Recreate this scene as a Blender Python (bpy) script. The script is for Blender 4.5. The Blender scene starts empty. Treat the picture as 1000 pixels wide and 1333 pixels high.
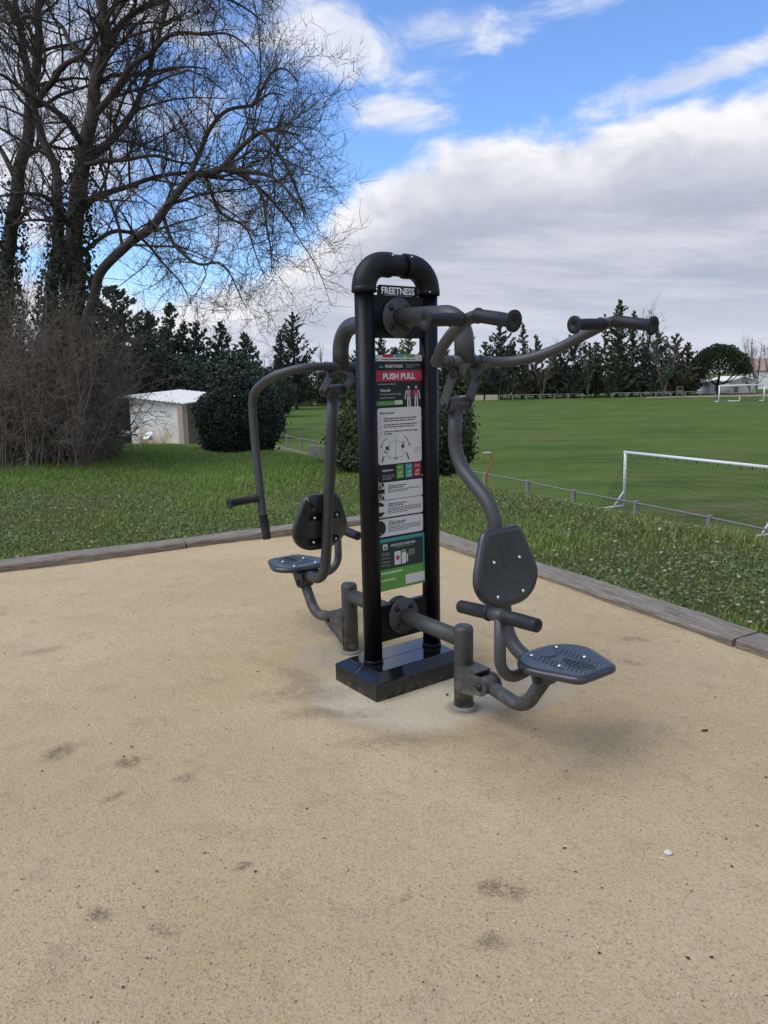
import bpy, bmesh, math, random
import numpy as np
from mathutils import Vector, Matrix, noise as mnoise

random.seed(7)
rng = np.random.default_rng(7)
scene = bpy.context.scene
COL = scene.collection
R = math.radians

# ------------------------------------------------------------------ camera
EYE = 1.6
PITCH, ROLL, FPX = 0.1765, -0.022, 993.3
_f = np.array([0, math.cos(PITCH), -math.sin(PITCH)])
_u0 = np.array([0, math.sin(PITCH), math.cos(PITCH)])
_r0 = np.array([1.0, 0, 0])
CR = _r0 * math.cos(ROLL) + _u0 * math.sin(ROLL)
CU = _u0 * math.cos(ROLL) - _r0 * math.sin(ROLL)
cam_d = bpy.data.cameras.new('camera')
cam = bpy.data.objects.new('camera', cam_d)
COL.objects.link(cam)
cam.matrix_world = Matrix(((CR[0], CU[0], -_f[0], 0), (CR[1], CU[1], -_f[1], 0), (CR[2], CU[2], -_f[2], EYE), (0, 0, 0, 1)))
cam_d.sensor_fit = 'VERTICAL'
cam_d.sensor_height = 24
cam_d.lens = FPX / 1333.0 * 24
cam_d.clip_start = 0.05
cam_d.clip_end = 3000
scene.camera = cam


def at(px, py, Y):
    """a point the survey of the photograph puts at ground distance Y"""
    d = CR * (px - 500) / FPX - CU * (py - 666.5) / FPX + _f
    return np.array([0, 0, EYE]) + d * (Y / d[1])


# ------------------------------------------------------------------ nodes
def new_mat(name):
    m = bpy.data.materials.new(name)
    m.use_nodes = True
    return m, m.node_tree.nodes, m.node_tree.links, m.node_tree.nodes['Principled BSDF']


def N(nt, typ, **kw):
    n = nt.nodes.new(typ)
    for k, v in kw.items():
        if k in ('operation', 'blend_type', 'data_type', 'noise_dimensions', 'attribute_name', 'feature', 'interpolation_type', 'sky_type', 'sun_disc', 'use_clamp', 'distance', 'noise_type'):
            setattr(n, k, v)
        else:
            n.inputs[k].default_value = v
    return n


def math_node(nt, op, a, b=None, c=None, clamp=False):
    n = nt.nodes.new('ShaderNodeMath')
    n.operation = op
    n.use_clamp = clamp
    for i, v in enumerate((a, b, c)):
        if v is None:
            continue
        if isinstance(v, (int, float)):
            n.inputs[i].default_value = v
        else:
            nt.links.new(v, n.inputs[i])
    return n.outputs[0]


def sstep(nt, v, lo, hi, a=0.0, b=1.0):
    n = nt.nodes.new('ShaderNodeMapRange')
    n.interpolation_type = 'SMOOTHSTEP'
    nt.links.new(v, n.inputs['Value'])
    n.inputs['From Min'].default_value = lo
    n.inputs['From Max'].default_value = hi
    n.inputs['To Min'].default_value = a
    n.inputs['To Max'].default_value = b
    return n.outputs['Result']


def mixc(nt, f, a, b, blend='MIX'):
    n = nt.nodes.new('ShaderNodeMix')
    n.data_type = 'RGBA'
    n.blend_type = blend
    for i, v in ((0, f), (6, a), (7, b)):
        if isinstance(v, (int, float)):
            n.inputs[i].default_value = v
        elif isinstance(v, tuple):
            n.inputs[i].default_value = (*v, 1) if len(v) == 3 else v
        else:
            nt.links.new(v, n.inputs[i])
    return n.outputs[2]


def noise(nt, vec, scale, detail=4, rough=0.55, dist=0.0):
    n = nt.nodes.new('ShaderNodeTexNoise')
    n.inputs['Scale'].default_value = scale
    n.inputs['Detail'].default_value = detail
    n.inputs['Roughness'].default_value = rough
    n.inputs['Distortion'].default_value = dist
    if vec is not None:
        nt.links.new(vec, n.inputs['Vector'])
    return n.outputs['Fac']


def position(nt):
    return nt.nodes.new('ShaderNodeNewGeometry').outputs['Position']


def objco(nt):
    return nt.nodes.new('ShaderNodeTexCoord').outputs['Object']


def mapping(nt, vec, scale=(1, 1, 1), rot=(0, 0, 0)):
    n = nt.nodes.new('ShaderNodeMapping')
    nt.links.new(vec, n.inputs['Vector'])
    n.inputs['Scale'].default_value = scale
    n.inputs['Rotation'].default_value = rot
    return n.outputs[0]


def bump(nt, h, strength, dist=0.01):
    n = nt.nodes.new('ShaderNodeBump')
    n.inputs['Strength'].default_value = strength
    n.inputs['Distance'].default_value = dist
    nt.links.new(h, n.inputs['Height'])
    return n.outputs[0]


def simple(name, col, rough=0.5, metal=0.0, var=0.12, vs=8.0, bs=0.0, bscale=80.0, spec=0.5, dust=None, roughvar=0.0):
    m, n, l, b = new_mat(name)
    nt = m.node_tree
    co = objco(nt)
    f = noise(nt, co, vs, 5)
    lo = tuple(c * (1 - var) for c in col)
    hi = tuple(min(1, c * (1 + var)) for c in col)
    c = mixc(nt, f, lo, hi)
    if dust:
        z = nt.nodes.new('ShaderNodeSeparateXYZ')
        l.new(position(nt), z.inputs[0])
        d = sstep(nt, z.outputs[2], dust[1], 0.0)
        dn = sstep(nt, noise(nt, co, 22, 6, .65), .42, .75)
        c = mixc(nt, math_node(nt, 'MULTIPLY', d, dn), c, dust[0])
    l.new(c, b.inputs['Base Color'])
    b.inputs['Roughness'].default_value = rough
    if roughvar:
        r = math_node(nt, 'MULTIPLY_ADD', noise(nt, co, vs * 2.3, 6, .6), roughvar * 2, rough - roughvar)
        l.new(r, b.inputs['Roughness'])
    b.inputs['Metallic'].default_value = metal
    b.inputs['Specular IOR Level'].default_value = spec
    if bs:
        l.new(bump(nt, noise(nt, co, bscale, 3), bs, 0.002), b.inputs['Normal'])
    return m


def attr_mat(name, rough=0.6, trans=0.0, spec=0.3):
    """colour comes from the leaf's own colour attribute"""
    m, n, l, b = new_mat(name)
    nt = m.node_tree
    a = nt.nodes.new('ShaderNodeAttribute')
    a.attribute_name = 'Col'
    l.new(a.outputs['Color'], b.inputs['Base Color'])
    b.inputs['Roughness'].default_value = rough
    b.inputs['Specular IOR Level'].default_value = spec
    if trans:
        t = nt.nodes.new('ShaderNodeBsdfTranslucent')
        l.new(a.outputs['Color'], t.inputs['Color'])
        ms = nt.nodes.new('ShaderNodeMixShader')
        ms.inputs[0].default_value = trans
        l.new(b.outputs[0], ms.inputs[1])
        l.new(t.outputs[0], ms.inputs[2])
        l.new(ms.outputs[0], n['Material Output'].inputs['Surface'])
    return m


M = {}
M['grey'] = simple('grey_powder_coat', (.046, .048, .050), .44, .0, .14, 14, .12, 260, .5, None, .06)
M['greydusty'] = simple('grey_powder_coat_scuffed', (.050, .051, .051), .52, 0, .2, 22, .12, 260, .5, ((.22, .185, .13), .30), .08)
M['black'] = simple('black_powder_coat', (.0028, .0033, .0055), .38, 0, .25, 9, .06, 260, .22, None, .05)
M['elbow'] = simple('black_plastic', (.0065, .007, .009), .5, 0, .2, 9, .08, 200, .3)
M['granite'] = simple('polished_black_granite', (.008, .0085, .010), .10, 0, .9, 240, 0, 1, .6, ((.10, .085, .06), .045), .04)
M['pad'] = simple('dark_grey_plastic', (.026, .029, .033), .30, 0, .12, 20, .10, 420, .75, None, .05)
M['grip'] = simple('black_rubber', (.013, .014, .016), .55, 0, .25, 30, .15, 300, .4, None, .08)
M['bolt'] = simple('stainless_steel', (.72, .72, .72), .22, 1, .05)
M['boltcap'] = simple('black_bolt_cap', (.008, .008, .009), .45)
M['concrete_ring'] = simple('cast_collar', (.20, .19, .17), .8, 0, .25, 30, .4, 120)
M['white_print'] = simple('white_vinyl', (.62, .62, .61), .35, 0, .03)
M['cut'] = simple('sky_white_lettering', (.88, .88, .88), .5, 0, .02)  # white stands in for bright sky seen through cut-out letters
M['dark_print'] = simple('black_vinyl', (.003, .005, .010), .45)
M['ink'] = simple('dark_ink', (.05, .05, .055), .5)
M['greyink'] = simple('grey_ink', (.27, .28, .29), .5)
M['red_print'] = simple('crimson_vinyl', (.42, .012, .06), .35, 0, .05)
M['teal_print'] = simple('teal_vinyl', (.05, .28, .27), .35, 0, .05)
M['green_print'] = simple('green_vinyl', (.10, .30, .06), .35, 0, .05)
M['dkteal_print'] = simple('dark_green_vinyl', (.012, .035, .034), .3)
M['palegreen_print'] = simple('pale_vinyl', (.45, .60, .38), .35)
M['white_paint'] = simple('white_paint', (.78, .78, .76), .4, 0, .06, 6)
M['galv'] = simple('galvanised_pipe', (.21, .21, .205), .6, .2, .25, 5)
M['concrete'] = simple('weathered_concrete', (.24, .225, .205), .9, 0, .35, 9, .4, 60)
M['bark'] = simple('grey_bark', (.080, .070, .062), .95, 0, .45, 7, .8, 30, .1)
M['twig'] = simple('twig_bark', (.078, .066, .058), .9, 0, .35, 3, 0, 1, .1)
M['vine'] = simple('dry_vine_stem', (.190, .158, .130), .9, 0, .4, 2, 0, 1, .1)
M['trunkfar'] = simple('far_bark', (.05, .042, .036), .95, 0, .3, 2, 0, 1, .1)
M['cream'] = simple('cream_board', (.50, .43, .31), .7, 0, .12, 1)
M['darkmetal'] = simple('dark_bin', (.012, .014, .014), .6)
M['orange'] = simple('orange_paint', (.40, .10, .03), .5, 0, .2, 8)
M['roofsheet'] = simple('pale_roof_sheet', (.80, .77, .70), .7, 0, .08, 2)
M['brick'] = simple('pale_stone_pier', (.42, .34, .25), .9, 0, .3, 8, .5, 20)
M['woodfar'] = simple('grey_timber', (.20, .165, .13), .9, 0, .3, 4)
M['tile'] = simple('faded_roof_tile', (.33, .225, .185), .9, 0, .25, 1.5)
M['whitewall'] = simple('white_render', (.66, .66, .64), .85, 0, .08, 1)
M['bluewall'] = simple('blue_grey_shutter', (.16, .19, .26), .7)
M['stone'] = simple('pale_limestone', (.62, .57, .50), .9, 0, .15, 60, .5, 90)
M['sheet'] = simple('white_plastic_sheet', (.72, .73, .74), .5, 0, .1, 5)
M['dirtpath'] = simple('pale_dirt', (.30, .23, .165), .95, 0, .2, .3)
M['leaf'] = attr_mat('leaf', .5, .25)
M['leafdark'] = attr_mat('evergreen_leaf', .5, .12, .22)
M['needle'] = attr_mat('conifer_foliage', .7, .22, .2)
M['blade'] = attr_mat('grass_blade', .55, .35, .3)
M['litter'] = attr_mat('dead_leaf', .8, .15, .2)
M['pebble'] = attr_mat('grit', .85, 0, .3)

m, n, l, b = new_mat('goal_net_cord')
b.inputs['Base Color'].default_value = (.022, .03, .022, 1)
b.inputs['Roughness'].default_value = .8
M['net'] = m

# stained shed wall
m, n, l, b = new_mat('stained_render')
nt = m.node_tree
p_ = position(nt)
sx = nt.nodes.new('ShaderNodeSeparateXYZ')
l.new(p_, sx.inputs[0])
f1 = noise(nt, p_, 1.3, 7, .65)
c1 = mixc(nt, sstep(nt, f1, .4, .7), (.80, .78, .73), (.66, .62, .54))
low = math_node(nt, 'MULTIPLY', sstep(nt, sx.outputs[2], -.45, -1.5), sstep(nt, noise(nt, mapping(nt, p_, (1.2, 1.2, .5)), 1.1, 5), .40, .62))
c1 = mixc(nt, low, c1, (.42, .29, .10))
l.new(c1, b.inputs['Base Color'])
b.inputs['Roughness'].default_value = .9
M['shedwall'] = m

# sleepers
m, n, l, b = new_mat('weathered_sleeper_wood')
nt = m.node_tree
co = objco(nt)
g1 = noise(nt, mapping(nt, co, (1.0, 16, 16)), 5.0, 10, .78, .4)
g2 = noise(nt, co, 2.2, 5, .6)
c = mixc(nt, sstep(nt, g1, .36, .68), (.115, .092, .068), (.40, .345, .275))
c = mixc(nt, sstep(nt, g2, .45, .75, 0, .6), c, (.20, .17, .14))
crack = sstep(nt, noise(nt, mapping(nt, co, (.8, 40, 40)), 2.0, 3, .5), .30, .22)
c = mixc(nt, math_node(nt, 'MULTIPLY', crack, .8), c, (.03, .025, .02))
l.new(c, b.inputs['Base Color'])
b.inputs['Roughness'].default_value = .92
l.new(bump(nt, g1, .9, .010), b.inputs['Normal'])
M['sleeper'] = m


# ------------------------------------------------------------------ mesh helper
class MB:
    def __init__(s):
        s.v, s.f, s.m, s.s = [], [], [], []

    def add(s, v, f, mat=0, smooth=True):
        o = len(s.v)
        s.v += [tuple(map(float, q)) for q in v]
        s.f += [tuple(i + o for i in q) for q in f]
        s.m += [mat] * len(f)
        s.s += [smooth] * len(f)
        return s

    def build(s, name, mats, parent=None, bevel=0, bseg=2, fix=True):
        if not isinstance(mats, (list, tuple)):
            mats = [mats]
        me = bpy.data.meshes.new(name)
        me.from_pydata(s.v, [], s.f)
        for q in mats:
            me.materials.append(q)
        me.polygons.foreach_set('material_index', s.m)
        me.polygons.foreach_set('use_smooth', s.s)
        if fix:
            bm = bmesh.new()
            bm.from_mesh(me)
            if bevel:
                ed = [e for e in bm.edges if len(e.link_faces) == 2 and e.calc_face_angle(0) > .5]
                bmesh.ops.bevel(bm, geom=ed, offset=bevel, segments=bseg, profile=.5, affect='EDGES', clamp_overlap=True)
            bmesh.ops.recalc_face_normals(bm, faces=bm.faces)
            bm.to_mesh(me)
            bm.free()
        me.update()
        o = bpy.data.objects.new(name, me)
        COL.objects.link(o)
        if parent:
            o.parent = parent
        return o

    # shapes
    def box(s, c, d, mat=0, rot=None, smooth=False):
        x, y, z = d[0] / 2, d[1] / 2, d[2] / 2
        v = [(-x, -y, -z), (x, -y, -z), (x, y, -z), (-x, y, -z), (-x, -y, z), (x, -y, z), (x, y, z), (-x, y, z)]
        if rot is not None:
            v = [tuple(rot @ Vector(q)) for q in v]
        v = [(q[0] + c[0], q[1] + c[1], q[2] + c[2]) for q in v]
        f = [(0, 3, 2, 1), (4, 5, 6, 7), (0, 1, 5, 4), (1, 2, 6, 5), (2, 3, 7, 6), (3, 0, 4, 7)]
        return s.add(v, f, mat, smooth)

    def bar(s, a, b, w, h, mat=0):
        a, b = Vector(a), Vector(b)
        d = b - a
        q = d.to_track_quat('X', 'Z').to_matrix()
        return s.box(tuple((a + b) / 2), (d.length, w, h), mat, q)

    def prism(s, poly, ext, mat=0, smooth=False):
        """poly: list of 3D points (planar); ext: 3D extrusion vector"""
        n_ = len(poly)
        v = [tuple(q) for q in poly] + [(q[0] + ext[0], q[1] + ext[1], q[2] + ext[2]) for q in poly]
        f = [tuple(range(n_))[::-1], tuple(range(n_, 2 * n_))] + [(i, (i + 1) % n_, (i + 1) % n_ + n_, i + n_) for i in range(n_)]
        return s.add(v, f, mat, smooth)

    def tube(s, pts, r, seg=16, mat=0, cap=True, smooth=True):
        P = [Vector(q) for q in pts]
        rs = r if isinstance(r, (list, tuple)) else [r] * len(P)
        T = []
        for i in range(len(P)):
            a = P[max(i - 1, 0)]
            c = P[min(i + 1, len(P) - 1)]
            T.append((c - a).normalized())
        up = Vector((0, 0, 1)) if abs(T[0].z) < .9 else Vector((1, 0, 0))
        nrm = (up - T[0] * up.dot(T[0])).normalized()
        v, f = [], []
        for i, p in enumerate(P):
            nrm = (nrm - T[i] * nrm.dot(T[i])).normalized()
            bi = T[i].cross(nrm)
            for k in range(seg):
                an = 2 * math.pi * k / seg
                v.append(tuple(p + (nrm * math.cos(an) + bi * math.sin(an)) * rs[i]))
        for i in range(len(P) - 1):
            for k in range(seg):
                k2 = (k + 1) % seg
                f.append((i * seg + k, i * seg + k2, (i + 1) * seg + k2, (i + 1) * seg + k))
        s.add(v, f, mat, smooth)
        if cap:
            o = len(s.v) - len(v)
            s.f += [tuple(o + k for k in range(seg))[::-1], tuple(o + (len(P) - 1) * seg + k for k in range(seg))]
            s.m += [mat, mat]
            s.s += [False, False]
        return s

    def lathe(s, c, axis, prof, seg=20, mat=0, smooth=True):
        """prof: list of (t along axis, radius); closed when radius 0 at both ends"""
        ax = Vector(axis).normalized()
        up = Vector((0, 0, 1)) if abs(ax.z) < .9 else Vector((1, 0, 0))
        n1 = (up - ax * up.dot(ax)).normalized()
        n2 = ax.cross(n1)
        c = Vector(c)
        v, f = [], []
        for t, r in prof:
            for k in range(seg):
                an = 2 * math.pi * k / seg
                v.append(tuple(c + ax * t + (n1 * math.cos(an) + n2 * math.sin(an)) * max(r, 1e-5)))
        for i in range(len(prof) - 1):
            for k in range(seg):
                k2 = (k + 1) % seg
                f.append((i * seg + k, i * seg + k2, (i + 1) * seg + k2, (i + 1) * seg + k))
        f.append(tuple(range(seg))[::-1])
        f.append(tuple((len(prof) - 1) * seg + k for k in range(seg)))
        return s.add(v, f, mat, smooth)


def fillet(corners, radii, n=10):
    P = [Vector(q) for q in corners]
    out = [P[0]]
    for i in range(1, len(P) - 1):
        r = radii[i - 1] if isinstance(radii, (list, tuple)) else radii
        a = (P[i - 1] - P[i]).normalized()
        b_ = (P[i + 1] - P[i]).normalized()
        ang = a.angle(b_)
        if ang > 3.1 or r <= 0:
            out.append(P[i])
            continue
        t = min(r / math.tan(ang / 2), .49 * (P[i - 1] - P[i]).length if i > 1 else .95 * (P[i - 1] - P[i]).length, .49 * (P[i + 1] - P[i]).length if i < len(P) - 2 else .95 * (P[i + 1] - P[i]).length)
        p0, p2 = P[i] + a * t, P[i] + b_ * t
        re = t * math.tan(ang / 2)
        cen = P[i] + (a + b_).normalized() * (re / math.sin(ang / 2))
        v0, v2 = p0 - cen, p2 - cen
        tot = v0.angle(v2)
        for k in range(n + 1):
            w = k / n
            out.append(cen + (v0 * math.sin((1 - w) * tot) + v2 * math.sin(w * tot)) / max(math.sin(tot), 1e-6))
    out.append(P[-1])
    return out


def catmull(pts, n=6):
    P = [Vector(q) for q in pts]
    P = [P[0] * 2 - P[1]] + P + [P[-1] * 2 - P[-2]]
    out = []
    for i in range(1, len(P) - 2):
        for k in range(n):
            t = k / n
            a, b_, c_, d = P[i - 1], P[i], P[i + 1], P[i + 2]
            out.append(.5 * ((2 * b_) + (c_ - a) * t + (2 * a - 5 * b_ + 4 * c_ - d) * t * t + (3 * b_ - a - 3 * c_ + d) * t ** 3))
    out.append(P[-2])
    return out


def tag(o, label=None, cat=None, group=None, kind=None):
    if label:
        o['label'] = label
    if cat:
        o['category'] = cat
    if group:
        o['group'] = group
    if kind:
        o['kind'] = kind
    return o


def empty(name, loc=(0, 0, 0), rz=0, label=None, cat=None, group=None):
    o = bpy.data.objects.new(name, None)
    COL.objects.link(o)
    o.location = loc
    o.rotation_euler = (0, 0, rz)
    o.empty_display_size = .2
    return tag(o, label, cat, group)


def np_mesh(name, V, F, mats, cols=None, parent=None, smooth=False, mi=None):
    """V (n,3), F (m,k) all the same corner count"""
    V = np.ascontiguousarray(V, np.float32)
    F = np.ascontiguousarray(F, np.int32)
    me = bpy.data.meshes.new(name)
    k = F.shape[1]
    me.vertices.add(len(V))
    me.vertices.foreach_set('co', V.ravel())
    me.loops.add(F.size)
    me.loops.foreach_set('vertex_index', F.ravel())
    me.polygons.add(len(F))
    me.polygons.foreach_set('loop_start', np.arange(0, F.size, k, dtype=np.int32))
    me.polygons.foreach_set('loop_total', np.full(len(F), k, np.int32))
    if smooth:
        me.polygons.foreach_set('use_smooth', np.ones(len(F), bool))
    for q in (mats if isinstance(mats, (list, tuple)) else [mats]):
        me.materials.append(q)
    if mi is not None:
        me.polygons.foreach_set('material_index', np.asarray(mi, np.int32))
    if cols is not None:
        a = me.color_attributes.new('Col', 'FLOAT_COLOR', 'POINT')
        c4 = np.ones((len(V), 4), np.float32)
        c4[:, :3] = cols
        a.data.foreach_set('color', c4.ravel())
    me.update(calc_edges=True)
    o = bpy.data.objects.new(name, me)
    COL.objects.link(o)
    if parent:
        o.parent = parent
    return o


def unit(v):
    return v / np.maximum(np.linalg.norm(v, axis=-1, keepdims=True), 1e-9)


def rand_dirs(n):
    return unit(rng.normal(size=(n, 3)))


def leaf_quads(P, L, W, D=None, Nn=None, fold=0.0):
    """diamond leaves: position, length, width, direction, normal -> V,F (4-gons)"""
    n_ = len(P)
    if D is None:
        D = rand_dirs(n_)
    if Nn is None:
        Nn = rand_dirs(n_)
    S = unit(np.cross(D, Nn))
    L = np.broadcast_to(np.asarray(L, float).reshape(-1, 1), (n_, 1))
    W = np.broadcast_to(np.asarray(W, float).reshape(-1, 1), (n_, 1))
    V = np.empty((n_, 4, 3))
    V[:, 0] = P - D * L * .5
    V[:, 1] = P + S * W * .5 + D * L * .08
    V[:, 2] = P + D * L * .5
    V[:, 3] = P - S * W * .5 + D * L * .08
    F = np.arange(n_ * 4).reshape(n_, 4)
    return V.reshape(-1, 3), F


# ------------------------------------------------------------------ terrain
FL = np.array([9.4, 18.8])
FD = np.array([-.447, .894])
FN = np.array([-.894, -.447])
P0 = np.array([-.1, 8.18])
DL = np.array([-.866, -.5])
DR = np.array([.460, -.888])
_inv = np.linalg.inv(np.stack([DL, DR], 1))
FIELD = -3.4


def ab(x, y):
    d = np.stack([np.asarray(x) - P0[0], np.asarray(y) - P0[1]], -1)
    r = d @ _inv.T
    return r[..., 0], r[..., 1]


def sfence(x, y):
    return (np.asarray(x) - FL[0]) * FN[0] + (np.asarray(y) - FL[1]) * FN[1]


def smooth01(t):
    t = np.clip(t, 0, 1)
    return t * t * (3 - 2 * t)


def vnoise(x, y, sc, seed=0):
    """cheap smooth value noise, vectorised"""
    x = np.asarray(x) * sc + seed * 17.3
    y = np.asarray(y) * sc + seed * 9.1
    xi, yi = np.floor(x), np.floor(y)
    fx, fy = smooth01(x - xi), smooth01(y - yi)

    def h(a, b_):
        q = np.sin(a * 127.1 + b_ * 311.7 + seed * 74.7) * 43758.5453
        return q - np.floor(q)
    return (h(xi, yi) * (1 - fx) + h(xi + 1, yi) * fx) * (1 - fy) + (h(xi, yi + 1) * (1 - fx) + h(xi + 1, yi + 1) * fx) * fy


def ground_z(x, y):
    x = np.asarray(x, float)
    y = np.asarray(y, float)
    s = sfence(x, y)
    z = FIELD * smooth01((10.9 - s) / 6.2)
    z = np.maximum(FIELD, z - .026 * np.clip(y - 9, 0, 10) * smooth01((2.2 - x) / 3) * smooth01((x + 6.2) / 2.6) - .095 * np.clip(y - 19, 0, 60))
    z = z + .015 + (vnoise(x, y, .8, 1) - .5) * .06 * np.clip((np.minimum(*[-q for q in ab(x, y)]) + 3) / 3, .2, 1) * (s > 2)
    a, b_ = ab(x, y)
    ins = np.minimum(a, b_) > -.12
    return np.where(ins, -.09, z)


def build_ground():
    na = 300
    rad = np.concatenate([[0.3], np.geomspace(.6, 900, 150)])
    an = np.linspace(0, 2 * np.pi, na, endpoint=False)
    X = rad[:, None] * np.sin(an)[None]
    Y = rad[:, None] * np.cos(an)[None]
    Z = ground_z(X, Y)
    V = np.stack([X, Y, Z], -1).reshape(-1, 3)
    i, j = np.meshgrid(np.arange(len(rad) - 1), np.arange(na), indexing='ij')
    j2 = (j + 1) % na
    F = np.stack([i * na + j, i * na + j2, (i + 1) * na + j2, (i + 1) * na + j], -1).reshape(-1, 4)
    m, n, l, b = new_mat('turf')
    nt = m.node_tree
    p = position(nt)
    s = nt.nodes.new('ShaderNodeVectorMath')
    s.operation = 'DOT_PRODUCT'
    l.new(p, s.inputs[0])
    s.inputs[1].default_value = (FN[0], FN[1], 0)
    sd = math_node(nt, 'SUBTRACT', s.outputs['Value'], float(FL @ FN))
    n1 = noise(nt, p, .09, 5, .6)
    n2 = noise(nt, mapping(nt, p, (.35, 1.0, 1)), .8, 7, .7)
    n3 = noise(nt, p, 9, 6, .75)
    n4 = noise(nt, p, 45, 4, .7)
    field = mixc(nt, sstep(nt, n2, .32, .70), (.066, .106, .019), (.132, .178, .036))
    n6 = noise(nt, mapping(nt, p, (.5, 1.3, 1)), .22, 6, .65)
    field = mixc(nt, sstep(nt, n6, .40, .66, 0, .65), field, (.110, .168, .034))
    field = mixc(nt, sstep(nt, n6, .52, .34, 0, .55), field, (.042, .080, .014))
    field = mixc(nt, math_node(nt, 'MULTIPLY', sstep(nt, n1, .50, .70), sstep(nt, n2, .42, .66, .1, .75)), field, (.175, .175, .060))
    gm = nt.nodes.new('ShaderNodeVectorMath')
    gm.operation = 'DISTANCE'
    l.new(p, gm.inputs[0])
    gm.inputs[1].default_value = (12.6, 27.2, FIELD)
    worn = math_node(nt, 'MULTIPLY', sstep(nt, gm.outputs['Value'], 4.5, 1.0), sstep(nt, n2, .38, .58))
    field = mixc(nt, math_node(nt, 'MULTIPLY', worn, .75), field, (.20, .165, .085))
    dryb = math_node(nt, 'MULTIPLY', sstep(nt, sd, 5.5, 1.5), sstep(nt, sd, -2.5, .5))
    field = mixc(nt, math_node(nt, 'MULTIPLY', dryb, sstep(nt, noise(nt, p, .5, 6, .7), .45, .62)), field, (.22, .185, .095))
    strip = mixc(nt, sstep(nt, n3, .35, .68), (.055, .075, .022), (.095, .120, .036))
    strip = mixc(nt, sstep(nt, noise(nt, p, 1.1, 5, .6), .56, .72, 0, .7), strip, (.105, .085, .050))
    c = mixc(nt, sstep(nt, sd, 2.5, 6.0), field, strip)
    c = mixc(nt, sstep(nt, n3, .35, .72, 0, .35), c, (.022, .040, .010))
    c = mixc(nt, sstep(nt, n4, .40, .70, 0, .30), c, (.11, .14, .05))
    l.new(c, b.inputs['Base Color'])
    b.inputs['Roughness'].default_value = .95
    b.inputs['Specular IOR Level'].default_value = .1
    hh = math_node(nt, 'ADD', n3, math_node(nt, 'MULTIPLY', n4, .4))
    l.new(bump(nt, hh, .8, .05), b.inputs['Normal'])
    o = np_mesh('grass_ground', V, F, m, smooth=True)
    tag(o, kind='structure')


build_ground()

# ------------------------------------------------------------------ sand
MO = np.array([0.0782, 3.9354])
MA = 0.6279
MU = np.array([math.cos(MA), math.sin(MA)])
MV = np.array([math.sin(MA), -math.cos(MA)])


def to_uv(x, y):
    dx, dy = np.asarray(x) - MO[0], np.asarray(y) - MO[1]
    return dx * MU[0] + dy * MU[1], dx * MV[0] + dy * MV[1]


def sand_z(x, y):
    u, v = to_uv(x, y)
    z = (vnoise(x, y, .7, 3) - .5) * .03 + (vnoise(x, y, 2.3, 4) - .5) * .012 + (vnoise(x, y, 9, 5) - .5) * .003
    d = np.maximum(np.abs(u + .02) - .40, np.abs(v - .05) - .62) + (vnoise(x, y, 3, 6) - .5) * .22
    near = smooth01((d + .02) / .16)
    z = z * smooth01((np.hypot(u, v) - .2) / 1.2)
    z = z - .014 * (1 - near) + .012 * np.exp(-((d - .16) / .12) ** 2)
    d2 = np.hypot(u - .05, v - .95)
    z = z - .03 * np.exp(-(d2 / .35) ** 2)      # hollow worn by feet under the seat
    d3 = np.hypot(u - .05, v + .95)
    z = z - .03 * np.exp(-(d3 / .35) ** 2)
    a, b_ = ab(x, y)
    e = np.minimum(a, b_)
    return z + .02 * np.exp(-(e / .12) ** 2)


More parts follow.
